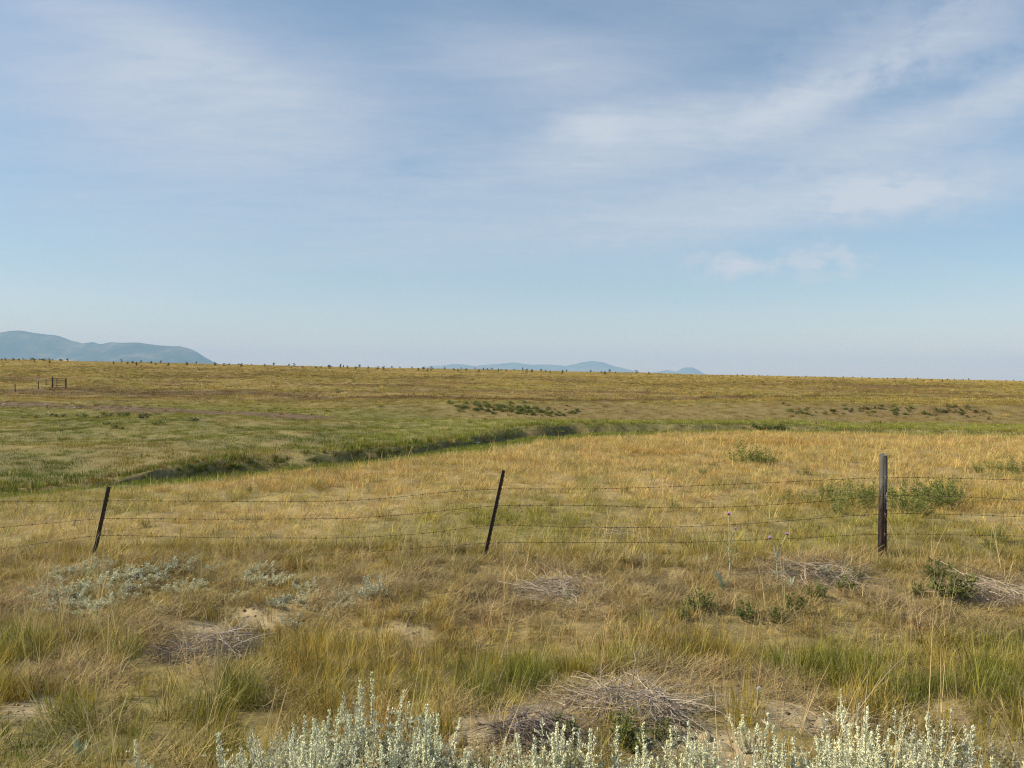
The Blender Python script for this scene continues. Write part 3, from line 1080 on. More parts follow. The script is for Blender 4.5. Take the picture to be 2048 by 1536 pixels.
B_WEED = [leafy(26, 0.50, 0.38, 320, 0.050, 0.017, 520, mats=(M_MIDLEAF, M_MIDLEAF), stem_r=0.004), leafy(22, 0.45, 0.34, 321, 0.050, 0.017, 430, mats=(M_MIDLEAF, M_MIDLEAF), stem_r=0.004),
          leafy(24, 0.48, 0.36, 322, 0.050, 0.016, 480, mats=(M_MIDLEAF, M_DKLEAF), stem_r=0.004)]
wd_lab = 'bushy green leafy weed in the field just behind the wooden fence post'
for i, (u, v, s) in enumerate([(1650, 1012, .8), (1690, 1020, .9), (1730, 1018, 1.0), (1790, 1022, .9), (1825, 1025, 1.0), (1862, 1018, 1.1), (1895, 1010, 1.0), (1610, 1008, .6), (1845, 1000, 1.0), (1700, 1003, .8), (1665, 998, .8), (1740, 1000, .9), (1800, 1003, .9), (1885, 992, 1.0), (1910, 1000, .8), (1580, 1003, .5), (1675, 1030, .7), (1840, 1035, .7)]):
    plant('weed', B_WEED[i % 3], u, v, wd_lab, 'weeds behind the wooden post', sc=s, cat='weed')
for i, (u, v, s) in enumerate([(1488, 928, 1.45), (1512, 929, 1.2), (1538, 930, .9)]):
    plant('weed', B_WEED[i % 3], u, v, 'green upright weed near the far rim of the dry field', 'weeds at the rim of the dry field', sc=s, cat='weed')
for i, (u, v, s) in enumerate([(1955, 945, .7), (1990, 946, .9), (2020, 947, .9), (2045, 948, .9)]):
    plant('weed', B_WEED[2 - i % 3], u, v, 'low dark green weed in the dry field beyond the wooden post wires', 'weeds far in the dry field', sc=s, cat='weed')
for i, (u, v, s) in enumerate([(1430, 945, .5), (1405, 950, .45), (1605, 950, .5), (2000, 1085, .5), (290, 1055, .35), (1980, 1100, .4), (1345, 1020, .4), (1250, 985, .35), (500, 985, .4), (640, 975, .4)]):
    plant('weed', B_WEED[i % 3], u, v, 'small green weed scattered singly in the dry field grass', 'weeds scattered in the dry field', sc=s, cat='weed')


# silver leaved rosettes
def rosette(seed, n=9, L=0.2):
    global rnd
    rnd = random.Random(seed)
    e = []
    for i in range(n):
        b = MB()
        a = rnd.uniform(0, 6.283)
        d = Vector((math.cos(a) * 0.5, math.sin(a) * 0.5, rnd.uniform(0.5, 1.4))).normalized()
        l_ = L * rnd.uniform(0.6, 1.1)
        w = 0.028 * rnd.uniform(0.8, 1.2)
        p = Vector((0, 0, 0))
        s = d.cross(Vector((0, 0, 1))).normalized()
        pts = []
        for k in range(5):
            t = k / 4
            q = p + d * l_ * t + Vector((0, 0, -0.05 * t * t * l_ * 8 * 0.3))
            ww = w * math.sin(math.pi * min(0.98, 0.12 + 0.86 * t)) * 0.5
            pts.append((q - s * ww, q + Vector((0, 0, -ww * 0.5)), q + s * ww))
        vs_ = [v for tri in pts for v in tri]
        fs = []
        for k in range(4):
            o_ = 3 * k
            fs += [(o_, o_ + 1, o_ + 4, o_ + 3), (o_ + 1, o_ + 2, o_ + 5, o_ + 4)]
        b.add(vs_, fs, rnd.uniform(0.8, 1.2))
        e.append(b.mesh('pale_leaf', (M_MULLEIN,)))
    return e


for i, (u, v, s, lab) in enumerate([(1447, 1182, 1.0, 'pale grey green rosette below the double headed thistle by the wires'), (1532, 1188, .7, 'small pale leaved rosette at the foot of the branching thistle'),
                                    (1580, 1180, .7, 'pale leaved rosette just behind the branching thistle in grey straw'), (1645, 1158, .8, 'pale upright leaved rosette between the thistles and the wooden post'),
                                    (1405, 1128, .6, 'tiny pale rosette at the fence line before the thistles'), (160, 1525, 0.7, 'small curled pale leaved plant low in the green verge grass')]):
    x_, y_, z_ = place(u, v)
    EXCL.append((x_, y_, 0.14))
    e = empty('leaf_rosette', (x_, y_, z_), i * 1.3, s * 1.2)
    for me_ in rosette(400 + i):
        obj('leaf', me_, e)
    tag(e, lab, 'plant')


# thistles
def thistle(u, v, heads, H, label, seed):
    global rnd
    rnd = random.Random(seed)
    x_, y_, z_ = place(u, v)
    EXCL.append((x_, y_, 0.14))
    e = empty('thistle', (x_, y_, z_))
    st = MB()
    top = None
    fork = Vector((0.0, 0, H * 0.52))
    st.tube([(0, 0, -0.02), (0.012, 0, H * 0.2), (0.0, 0.005, H * 0.38), fork], [0.009, 0.008, 0.0065, 0.006], 6)
    for (dx, hz, r, pale) in heads:
        tip = Vector((dx, rnd.uniform(-.03, .03), hz))
        midp = fork.lerp(tip, 0.55) + Vector((-dx * 0.12, 0, 0.02))
        st.tube([fork, midp, tip], [0.0055, 0.005, 0.0042], 5)
        fh = MB()
        # bract cup
        for k in range(14):
            a = k / 14 * 6.283
            d = Vector((math.cos(a), math.sin(a), 0.9))
            fh.leaf(tip + Vector((0, 0, -0.005)), d, (0, 0, 1), r * 1.15, r * 0.6, rnd.uniform(0.8, 1.3), 0)
        hb = obj('flower_head', fh.mesh('bracts', (M_BRACT,)), e)
        fl = MB()
        for k in range(90):
            d = rdir(0.05, 1.0)
            fl.leaf(tip + Vector((0, 0, r * 0.45)), d, rdir(), r * rnd.uniform(0.85, 1.25), r * 0.22, rnd.uniform(0.75, 1.3), 0)
        obj('petals', fl.mesh('petals', (M_PINKPALE if pale else M_PINK,)), hb)
    if len(heads) > 1 and seed == 502:
        for dx, hz in ((0.005, H * 0.82), (0.03, H * 0.80)):
            st.tube([fork, fork.lerp(Vector((dx, 0, hz)), 0.5), (dx, 0, hz)], [0.005, 0.0045, 0.003], 5)
    obj('stem', st.mesh('stem', (M_THSTEM,)), e)
    for k in range(11):
        t = rnd.uniform(0.02, 0.55)
        b = MB()
        a = rnd.uniform(0, 6.283)
        d = Vector((math.cos(a), math.sin(a), rnd.uniform(0.1, 0.9)))
        b.leaf((0.004, 0, t * H), d, (0, 0, 1), rnd.uniform(0.06, 0.15), 0.022, rnd.uniform(0.6, 1.1))
        obj('leaf', b.mesh('leaf', (M_MULLEIN,)), e)
    return tag(e, label, 'thistle')


thistle(1458, 1150, [(-0.01, 0.66, 0.030, False), (0.07, 0.50, 0.020, True)], 0.62, 'tall thistle whose purple head overlaps a barbed wire strand', 501)
thistle(1553, 1172, [(-0.075, 0.50, 0.026, True), (0.105, 0.545, 0.023, False)], 0.55, 'pale branching thistle with two pink heads on the dead grass bank', 502)

# little white flower on a green stalk
x_, y_, z_ = place(1514, 1430)
e = empty('white_flower', (x_, y_, z_))
b = MB()
b.tube([(0, 0, -0.01), (0.004, 0, 0.09), (0.010, 0, 0.165)], 0.0028, 5)
obj('stem', b.mesh('stem', (M_MIDLEAF,)), e)
b = MB()
rnd = random.Random(77)
for k in range(40):
    b.leaf((0.010, 0, 0.168), rdir(-0.2, 1), rdir(), 0.018, 0.008, rnd.uniform(0.85, 1.1))
obj('petals', b.mesh('petals', (M_WHITE,)), e)
tag(e, 'single small white flower head on a green stalk above the sandy mound', 'flower')


# ------------------------------------------------------------------ dead brush heaps
def brush(seed, n, rx, ry, h, L0, L1, mat, r=0.0022):
    global rnd
    rnd = random.Random(seed)
    b = MB()
    for _ in range(n):
        a = rnd.uniform(0, 6.283)
        q = math.sqrt(rnd.random())
        px, py = rx * q * math.cos(a), ry * q * math.sin(a)
        zt = h * max(0.0, 1 - q * q) * rnd.random()
        L = rnd.uniform(L0, L1)
        d = rnd.uniform(0, 6.283)
        tilt = rnd.gauss(0.05, 0.28)
        curve = rnd.uniform(-1.4, 1.4)
        pts, p = [], Vector((px, py, zt))
        for k in range(5):
            pts.append(p.copy())
            p = p + Vector((math.cos(d) * math.cos(tilt), math.sin(d) * math.cos(tilt), math.sin(tilt))) * (L / 4)
            d += curve / 4
            tilt -= 0.12
            p.z = max(p.z, 0.003)
        k_ = rnd.uniform(0.55, 1.5)
        rr = r * rnd.choice((0.6, 0.8, 1.0, 1.0, 1.5, 2.2))
        b.tube(pts, [rr * (1 - 0.18 * k) for k in range(5)], 3, (k_, k_ * 0.97, k_ * 0.94), cap=False)
        if rnd.random() < 0.45:
            fk = pts[2] + Vector((rnd.uniform(-1, 1), rnd.uniform(-1, 1), rnd.uniform(0, 0.6))) * L * 0.28
            b.tube([pts[2], pts[2].lerp(fk, 0.5) + Vector((0, 0, 0.01)), fk], [rr * 0.6, rr * 0.5, rr * 0.3], 3, (k_, k_ * 0.97, k_ * 0.94), cap=False)
    return b.mesh('brush_heap', (mat,))


HEAPS = []
for u, v, args, lab, rz in [
        (430, 1320, (601, 520, .34, .26, .24, .15, .5, M_TWIG), 'tangled heap of curled grey twigs in the verge grass', 0.3),
        (340, 1315, (602, 160, .22, .18, .08, .12, .35, M_DARKTWIG), 'thin dark twig litter beside the heap of curled grey twigs', 0.3),
        (1245, 1425, (603, 620, .42, .26, .16, .12, .45, M_TWIG), 'wide heap of grey dead brush behind the pale sagebrush spikes', 0.0),
        (1065, 1480, (604, 420, .26, .18, .15, .10, .32, M_DARKTWIG), 'dark dead brush heap lying next to the sandy clods', 0.0),
        (1125, 1185, (605, 420, .48, .34, .14, .14, .5, M_TWIG), 'grey dead brush mat on the fence bank below the middle metal post', 0.2),
        (1640, 1470, (606, 90, .34, .1, .05, .3, .7, M_TWIG), 'long bare grey sticks lying on sandy soil behind the sagebrush', 0.5),
        (1990, 1195, (607, 380, .6, .3, .16, .2, .6, M_TWIG), 'grey swept down dead brush next to the largest bank bush', -0.4),
        (1625, 1160, (608, 420, .55, .28, .16, .2, .6, M_TWIG), 'grey swept down dead brush between the thistles and the wooden post', -0.4),
        (1240, 1075, (609, 90, .4, .3, .14, .2, .5, M_TWIG), 'loose pale broken stalks at the fence line beyond the middle metal post', 0.0)]:
    x_, y_, z_ = place(u, v)
    EXCL.append((x_, y_, max(args[2], 0.2) * 1.1))
    HEAPS.append((x_, y_, args[2], args[3]))
    o = obj('dead_brush', brush(*args), None, (x_, y_, z_ + 0.01))
    o.rotation_euler = (0, 0, rz)
    tag(o, lab, 'brush heap')


# ------------------------------------------------------------------ stones and clods
def lump(seed, sx, sy, sz, mat, sub=2, rough=0.25):
    global rnd
    rnd = random.Random(seed)
    import bmesh
    bm = bmesh.new()
    bmesh.ops.create_icosphere(bm, subdivisions=sub, radius=1.0)
    ph = [(rdir(), rnd.uniform(0.5, 1.0)) for _ in range(9)]
    for v in bm.verts:
        n_ = v.co.normalized()
        f = 1.0
        for d, a in ph:
            f += rough * a * (max(0, n_.dot(d)) ** 3 - 0.2)
        v.co = Vector((n_.x * sx, n_.y * sy, n_.z * sz)) * f
    me_ = bpy.data.meshes.new('lump')
    bm.to_mesh(me_)
    bm.free()
    me_.materials.append(mat)
    return me_


CL = [lump(700 + i, .075, .06, .045, M_CLOD, 3, 0.3) for i in range(3)]
for i, (u, v, s) in enumerate([(955, 1478, 1.3), (985, 1470, 1.0), (925, 1490, .9), (1300, 1490, 1.3), (1350, 1482, 1.3), (1375, 1500, .9), (1020, 1440, .9), (1595, 1452, 1.3), (1640, 1462, 1.1), (1450, 1500, .9), (1410, 1480, .8)]):
    x_, y_, z_ = place(u, v)
    o = obj('soil_clod', CL[i % 3], None, (x_, y_, z_ + 0.004))
    o.rotation_euler = (0, 0, i * 1.7)
    o.scale = (s, s, s)
    tag(o, 'dry tan clod of soil on the bare sandy ground at the road edge', 'clod', 'clods of dry soil')
ST = [lump(720 + i, .22, .15, .11, M_STONE, 2, 0.3) for i in range(3)]
x_, y_, z_ = place(950, 889)
o = tag(obj('stone', ST[0], None, (x_, y_, z_ + 0.05)), 'flat white stone lying in the creek bed', 'stone')
o.scale = (1.2, .8, .5)
for i, (u, v, s) in enumerate([(8, 809, 1.2), (92, 811, 1.2), (145, 810, .8), (149, 816, .7), (160, 815, .8), (168, 818, .7), (133, 816, .6), (252, 817, .8), (262, 818, .6), (42, 799, .7)]):
    x_, y_, z_ = place(u, v)
    o = obj('stone', ST[i % 3], None, (x_, y_, z_ + 0.03))
    o.rotation_euler = (0, 0, i)
    o.scale = (s * .8, s * .6, s * .5)
    tag(o, 'small pale stone lying in the bare dry wash below the gate', 'stone', 'stones in the dry wash')

# ------------------------------------------------------------------ shrubs of the middle distance and skyline
def one_mesh_shrub(seed, h, rad, n, ll, mat, trunk=0.3, narrow=False):
    global rnd
    rnd = random.Random(seed)
    b = MB()
    for k in range(4):
        a = rnd.uniform(0, 6.283)
        b.tube([(0, 0, -0.05), (math.cos(a) * rad * .3, math.sin(a) * rad * .3, h * .4), (math.cos(a) * rad * .6, math.sin(a) * rad * .6, h * .8)], [0.03 * h, 0.025 * h, 0.01 * h], 3, 0.8)
    cl = [(Vector((rnd.gauss(0, .45) * rad, rnd.gauss(0, .45) * rad, h * rnd.uniform(trunk, 0.92))), rnd.uniform(.3, .6) * rad) for _ in range(7)]
    for _ in range(n):
        c_, r_ = rnd.choice(cl)
        q = c_ + rdir() * r_ * rnd.random() ** 0.5
        if q.z < 0.02:
            continue
        k = rnd.uniform(0.6, 1.4)
        b.leaf(q, rdir(-0.3, 1), rdir(), ll * rnd.uniform(.6, 1.3), ll * .55, (k, k, k * .9))
    return b.mesh('shrub', (mat,))


G_SH = [one_mesh_shrub(800 + i, .5, .42, 150, .16, M_DKLEAF, .1) for i in range(3)]
C_SH = [one_mesh_shrub(805 + i, .5, .45, 150, .15, M_MIDLEAF, .1) for i in range(2)]
D_SH = [one_mesh_shrub(810 + i, .45, .40, 110, .15, M_DULL, .1) for i in range(3)]
K_SH = [one_mesh_shrub(820 + i, 1.15, .36, 90, .26, M_DULL, .08 + .07 * i) for i in range(4)]


def field_shrubs(name, meshes, spots_, label, group, s0, s1, seed, cat='shrub'):
    r = random.Random(seed)
    for i, (u, v) in enumerate(spots_):
        x_, y_, z_ = place(u, v)
        o_ = obj(name, meshes[i % len(meshes)], None, (x_, y_, z_ - 0.02))
        s = r.uniform(s0, s1)
        o_.scale = (s * r.uniform(.9, 1.6), s, s * r.uniform(.5, .9))
        o_.rotation_euler = (0, 0, r.uniform(0, 6.28))
        tag(o_, label, cat, group)


r = random.Random(31)
pts = []
for _ in range(120):
    u = r.gauss(1030, 66)
    c0 = 818 + 8 * (u - 1000) / 150 + r.gauss(0, 5)
    if 885 < u < 1160:
        pts.append((u, min(max(c0, 807), 832)))
field_shrubs('green_shrub', G_SH, pts, 'dark green leafy shrub in the patch before the dirt track on the plain', 'green shrub patch by the track', .32, .68, 1)
pts = [(r.uniform(1550, 1990), 0) for _ in range(84)]
pts = [(u, np.interp(u, [1550, 1640, 1700, 1990], [816, 828, 822, 824]) + r.gauss(0, 6)) for u, _ in pts]
field_shrubs('bank_shrub', [G_SH[0], D_SH[0], D_SH[1], G_SH[2]], pts, 'small dark shrub on the brown cut slope across the creek', 'shrubs on the far cut slope', .32, .68, 2)
pts = [(u + r.uniform(-8, 8), 833 + r.uniform(-4, 4)) for u in (45, 60, 75, 95, 115, 125, 150, 165, 178, 190, 205, 215, 240, 255, 280, 300)]
pts += [(230, 857), (245, 858), (215, 850), (325, 848), (390, 842), (310, 850)]
field_shrubs('meadow_shrub', [D_SH[0], G_SH[1], D_SH[2]], pts, 'low dull green shrub in the meadow below the bare dry wash', 'shrubs below the dry wash', .32, .65, 3)
pts = [(r.uniform(1475, 1565), 858 + r.gauss(0, 3)) for _ in range(14)]
field_shrubs('bank_shrub', G_SH, pts, 'green reedy shrub on the bright green mound beside the creek', 'shrubs on the green mound', .35, .6, 4)
pts = []
for _ in range(18):
    u = r.uniform(330, 890)
    v = np.interp(u, [300, 420, 620, 720, 890], [955, 932, 912, 908, 906]) + r.uniform(-8, 14)
    pts.append((u, v))
field_shrubs('creek_bush', [C_SH[0], G_SH[1], C_SH[1]], pts, 'dark green bush overhanging the cut creek bank', 'bushes along the creek bank', .25, .5, 5, 'bush')

sky_u = [x_ / 2.926 for x_ in (10, 32, 80, 112, 203, 260, 290, 395, 665, 712, 745, 775, 800, 823, 885, 910, 940, 985, 1095, 1150, 1260, 1310, 1340, 1395, 1410, 1470, 1550, 1600, 1690, 1720, 1770, 1850, 1880, 1930, 1990)]
sky_u += [650 + x_ / 2.73 for x_ in (20, 100, 120, 165, 190, 235, 290, 320, 365, 410, 475, 510, 535, 560, 580, 655, 705, 725, 745, 770, 818, 840, 862, 888, 912, 945, 962, 990, 1032, 1080, 1103, 1130, 1180, 1205,
                                  1228, 1295, 1320, 1450, 1510, 1530, 1555, 1585, 1700, 1770, 1820, 1960, 2000)]
u = 1395
while u < 2046:
    u += r.uniform(7, 26)
    sky_u.append(u)
for i, u in enumerate(sky_u):
    yd = r.uniform(205, 246)
    d = pix_dir(u, 745)
    x_ = d.x / d.y * yd
    z_ = float(height(x_, yd))
    o = obj('skyline_shrub', K_SH[i % 4], None, (x_, yd, z_ - 0.03))
    s = r.uniform(.6, 0.9) * (1.0 if u < 1300 else 0.62)
    o.scale = (s * r.uniform(.8, 1.3), s, s * r.uniform(.8, 1.25))
    o.rotation_euler = (r.uniform(-.15, .15), r.uniform(-.15, .15), r.uniform(0, 6.28))
    tag(o, 'small dark upright shrub standing along the skyline of the plain', 'shrub', 'shrubs along the skyline')

# low trees just over the rise at the foot of the mountains
T_CROWN = [one_mesh_shrub(840 + i, 5.0, 2.6, 220, 1.0, M_DULL, .35) for i in range(3)]
tb = MB()
tb.tube([(0, 0, -0.3), (0.05, 0, 1.2), (0.0, 0.1, 2.6)], [0.22, 0.16, 0.07], 6)
T_TRUNK = tb.mesh('trunk', (M_DARKTWIG,))
for i, u in enumerate((47, 63, 70, 78, 87, 94, 107, 119)):
    yd = 440 + 12 * (i % 3)
    d = pix_dir(u, 716)
    x_ = d.x / d.y * yd
    e = empty('tree', (x_, yd, float(height(x_, yd))), i * 1.1, 0.54 + 0.05 * (i % 3))
    obj('trunk', T_TRUNK, e)
    obj('crown', T_CROWN[i % 3], e)
    tag(e, 'low dark tree just showing over the skyline before the pale hill', 'tree', 'trees over the skyline')

# ------------------------------------------------------------------ the wire fence
FENCE_POSTS = [(188, 1120), (970, 1120), (1764, 1114)]
fp = [place(u, v) for u, v in FENCE_POSTS]


def on_fence(u, v):
    """pixel -> point on the upright plane through the fence line"""
    d = pix_dir(u, v)
    (ax, ay, _), (bx, by, _) = fp[0], fp[2]
    nx, ny = by - ay, -(bx - ax)
    k = (ax * nx + ay * ny) / (d.x * nx + d.y * ny)
    return Vector((d.x * k, d.y * k, CAM_Z + d.z * k))


def t_post(u0, v0, u1, v1, label):
    base, top = on_fence(u0, v0), on_fence(u1, v1)
    ax = (top - base).normalized()
    base = base - ax * 0.12
    L = (top - base).length
    e = empty('metal_fence_post', base)
    e.rotation_mode = 'QUATERNION'
    e.rotation_quaternion = ax.to_track_quat('Z', 'Y')
    b = MB()
    # T section: flange facing the camera (-Y of the world), web behind it
    b.box(-0.0175, 0.0175, -0.003, 0.003, 0, L)
    b.box(-0.0035, 0.0035, 0.0035, 0.034, 0.001, L - 0.001)
    obj('shaft', b.mesh('shaft', (M_STEEL,)), e)
    b = MB()
    z = 0.25
    while z < L - 0.03:
        b.box(-0.006, 0.006, -0.009, -0.0032, z, z + 0.02)
        z += 0.055
    o_ = obj('studs', b.mesh('studs', (M_STEEL,)), e)
    return tag(e, label, 'fence post'), e, ax, base


p1 = t_post(189, 1117, 220, 974, 'dark leaning metal post with sagebrush growing round its foot')
p2 = t_post(971, 1119, 1010, 941, 'dark leaning metal post between the other metal post and the wooden one')

# wooden post
wb, wtop = on_fence(1764, 1118), on_fence(1767, 909)
e_w = empty('wooden_fence_post', wb - Vector((0, 0, 0.1)))
wl = (wtop - wb).length + 0.1
lean = math.atan2(wtop.x - wb.x, wtop.z - wb.z)
e_w.rotation_euler = (0, lean, 0)
vs_, fs = [], []
NS, NR = 22, 26
r = random.Random(9)
lob = [r.uniform(-.06, .06) for _ in range(NS)]
for k in range(NR):
    t = k / (NR - 1)
    z = wl * t
    rad = 0.050 - 0.004 * t
    if k == NR - 1:
        rad *= 0.90
    for j in range(NS):
        a = 2 * math.pi * j / NS
        rr = rad * (1 + lob[j] + 0.035 * (vnoise(j * 0.9, z * 5, 3) - 0.5) + 0.02 * math.sin(2 * a + 0.8))
        if j in (16, 5, 12):
            rr *= 0.90
        top_j = 0.012 * math.sin(a * 1.0 + 0.5) + r.uniform(-.004, .004) if k == NR - 1 else 0
        vs_.append((rr * math.cos(a), rr * math.sin(a), z + top_j))
for k in range(NR - 1):
    for j in range(NS):
        a0, a1 = k * NS + j, k * NS + (j + 1) % NS
        fs.append((a0, a1, a1 + NS, a0 + NS))
cpt = len(vs_)
vs_.append((0, 0, wl - 0.006))
for j in range(NS):
    fs.append(((NR - 1) * NS + j, (NR - 1) * NS + (j + 1) % NS, cpt))
obj('post_shaft', mesh_np('post_shaft', vs_, fs, (M_WOOD,)), e_w)
tag(e_w, 'weathered round wooden fence post, grey at the top and dark below', 'fence post')

# strands, traced where they hang on the fence line
STRANDS = [
    [(-500, 1004), (0, 1003), (213, 1001), (420, 1002), (600, 1003), (700, 1001), (780, 996), (890, 983), (1003, 977), (1180, 978), (1350, 973), (1560, 964), (1767, 954), (1780, 953), (2048, 960), (2500, 968)],
    [(-500, 1086), (0, 1055), (205, 1036), (420, 1038), (690, 1037), (800, 1030), (900, 1020), (995, 1010), (1180, 1010), (1350, 1016), (1480, 1013), (1640, 1003), (1767, 990), (1850, 991), (1990, 996), (2048, 1001), (2500, 1012)],
    [(-500, 1140), (0, 1098), (197, 1069), (420, 1075), (690, 1076), (850, 1067), (987, 1048), (1150, 1055), (1350, 1054), (1500, 1047), (1640, 1036), (1767, 1026), (1780, 1025), (2048, 1033), (2500, 1040)],
    [(-500, 1122), (0, 1115), (191, 1116), (420, 1117), (650, 1110), (780, 1100), (979, 1085), (1150, 1084), (1350, 1085), (1560, 1078), (1767, 1066), (1900, 1069), (2048, 1072), (2500, 1077)]]
NAMES = ['topmost rusty barbed wire strand stapled along the fence posts', 'second highest rusty barbed wire strand along the fence posts', 'second lowest rusty barbed wire strand along the fence posts',
         'lowest rusty barbed wire strand running through the bank grass']
ROWS = []
for s_i, (sp, lab) in enumerate(zip(STRANDS, NAMES)):
    us = np.array([p[0] for p in sp], float)
    vv = np.array([p[1] for p in sp], float)
    # smooth through the traced points
    uu = np.linspace(us[0], us[-1], 420)
    v1 = np.interp(uu, us, vv)
    ker = np.hanning(23)
    ker /= ker.sum()
    v1 = np.convolve(np.pad(v1, 11, mode='edge'), ker, mode='valid')
    pts = [on_fence(a, c) for a, c in zip(uu, v1)]
    off = Vector((0, -0.014, 0))
    pts = [p + off for p in pts]
    # where it passes the round post it is stapled to its face
    pts2 = []
    for p in pts:
        g = math.exp(-((p.x - wb.x) / 0.25) ** 2)
        pts2.append(p + Vector((0, -0.042 * g, 0)))
    pts = pts2
    b = MB()
    b.tube(pts, 0.0021, 5)
    # barbs
    acc, r = 0.0, random.Random(40 + s_i)
    for a, c in zip(pts[:-1], pts[1:]):
        acc += (c - a).length
        if acc > 0.125:
            acc = 0
            ph = r.uniform(0, 3.14)
            for q in (0, 1):
                dv = Vector((0.25 * (1 - 2 * q), math.cos(ph + q * 1.5), math.sin(ph + q * 1.5))) * 0.015
                b.tube([a - dv, a + dv], 0.0017, 3)
            b.tube([a - Vector((0.008, 0, 0)), a + Vector((0.008, 0, 0))], 0.0042, 5)
    o = obj('barbed_wire', b.mesh('barbed_wire', (M_WIRE,)))
    tag(o, lab, 'barbed wire')
    ROWS.append(pts)

# wire clips on the metal posts and staples on the wooden one
for (tt, e, ax, base) in (p1, p2):
    for pts in ROWS:
        best = min(pts, key=lambda p: abs((p - base).dot(ax.cross(Vector((0, 1, 0))).normalized())))
        t = (best - base).dot(ax)
        if t < 0.05:
            continue
        b = MB()
        b.tube([(-0.024, 0.012, t + 0.008), (-0.021, -0.012, t), (0.021, -0.012, t + 0.002), (0.024, 0.012, t + 0.008)], 0.0022, 4)
        obj('wire_clip', b.mesh('wire_clip', (M_WIRE,)), e)
for i, pts in enumerate(ROWS):
    best = min(pts, key=lambda p: abs(p.x - wb.x - math.tan(lean) * (p.z - wb.z)))
    lz = best.z - (wb.z - 0.1)
    b = MB()
    b.tube([(0.004, -0.040, lz - 0.012), (0.004, -0.060, lz - 0.008), (0.004, -0.060, lz + 0.008), (0.004, -0.040, lz + 0.012)], 0.0022, 4)
    obj('staple', b.mesh('staple', (M_GALV,)), e_w)
b = MB()
b.box(-0.004, 0.004, -0.0545, -0.050, 0.0, 0.09)
for u_, v_ in ((1770, 1010), (1769, 992)):
    q = on_fence(u_, v_)
    o = obj('pale_scar', b.mesh('pale_scar', (M_GALV,)), e_w, (q.x - wb.x - math.tan(lean) * (q.z - wb.z), 0, q.z - wb.z + 0.06))

# ------------------------------------------------------------------ gate and posts out on the plain
gl, gr = place(105, 776.5), place(131.5, 776.5)
gx, gy = (gl[0] + gr[0]) / 2, (gl[1] + gr[1]) / 2
gz = float(height(gx, gy))
gw = 27.0 / F * gy
gh = 20.0 / F * gy
e = empty('metal_gate', (gx, gy, gz))
for s in (-1, 1):
    b = MB()
    b.box(-0.06, 0.06, -0.06, 0.06, -0.2, gh * 1.02)
    obj('gate_post', b.mesh('gate_post', (M_STEEL,)), e, (s * gw / 2, 0, float(height(gx + s * gw / 2, gy)) - gz))
b = MB()
b.box(-gw / 2 + 0.061, gw / 2 - 0.061, -0.022, 0.022, -0.022, 0.022)
rail = b.mesh('rail', (M_STEEL,))
for k in range(6):
    obj('rail', rail, e, (0, 0, gh * (0.10 + 0.175 * k)))
b = MB()
b.box(-0.03, 0.03, -0.026, 0.026, gh * 0.08, gh * 0.995)
br_ = b.mesh('brace', (M_STEEL,))
for k in (-0.16,):
    obj('brace', br_, e, (k * gw, 0, 0))
tag(e, 'dark metal farm gate of horizontal rails standing out on the plain', 'gate')
for u, v, hpx, cap, lab in [(30, 786.5, 18, False, 'thin brown wooden post farthest from the gate on the plain'), (76.5, 778, 16, True, 'thin post with pale top, midway between gate and farthest brown post'),
                            (92, 771, 12, False, 'short thin post standing closest to the metal gate')]:
    x_, y_, z_ = place(u, v)
    h_ = hpx / F * y_
    e = empty('plain_fence_post', (x_, y_, z_))
    b = MB()
    b.tube([(0, 0, -0.2), (0.01, 0, h_ * .5), (0.0, 0, h_)], [0.055, 0.05, 0.045], 7)
    obj('post_shaft', b.mesh('post_shaft', (M_WOOD if not cap else M_STEEL,)), e)
    b = MB()
    b.tube([(0, 0, h_ - 0.02), (0, 0, h_ + (0.14 if cap else 0.03))], [0.075 if cap else 0.05, 0.065 if cap else 0.04], 7)
    obj('post_cap', b.mesh('post_cap', (M_STONE if cap else M_WOOD,)), e)
    tag(e, lab, 'fence post')

# ------------------------------------------------------------------ grass: prototypes and scatter
rnd = random.Random(5)


def proto_collection(name, meshes):
    c = bpy.data.collections.new(name)
    for i, m in enumerate(meshes):
        p = bpy.data.objects.new('%s_%02d' % (name, i), m)
        c.objects.link(p)
    return c




def tuft(n, rad, h0, h1, w, bend0, bend1, seg=2, stalks=0, var=0.28, pale=1.5):
    b = MB()
    for _ in range(n):
        a = rnd.uniform(0, 2 * math.pi)
        r = rad * math.sqrt(rnd.random())
        a2 = a + rnd.uniform(-0.9, 0.9)
        k = rnd.uniform(1 - var, 1 + var)
        br = (k * rnd.uniform(0.92, 1.1), k, k * rnd.uniform(0.75, 1.15))
        b.blade((r * math.cos(a), r * math.sin(a), -0.015), (math.cos(a2), math.sin(a2)), rnd.uniform(h0, h1), w * rnd.uniform(0.7, 1.3),
                rnd.uniform(bend0, bend1), br, seg)
    for _ in range(stalks):
        a = rnd.uniform(0, 2 * math.pi)
        r = rad * math.sqrt(rnd.random())
        d = (math.cos(a), math.sin(a))
        L = h1 * rnd.uniform(1.15, 1.7)
        k = rnd.uniform(pale, pale * 1.35)
        br = (k, k * 0.98, k * 1.25)
        lean = rnd.uniform(0.02, 0.45)
        b.blade((r * d[0], r * d[1], 0), d, L, w * 0.9, lean, br, 3)
        b.blade((r * d[0] + 0.006, r * d[1], 0), d, L * 0.97, w * 0.7, lean * 1.02, br, 3)
    return b.mesh('grass_tuft', (M_GRASS,))


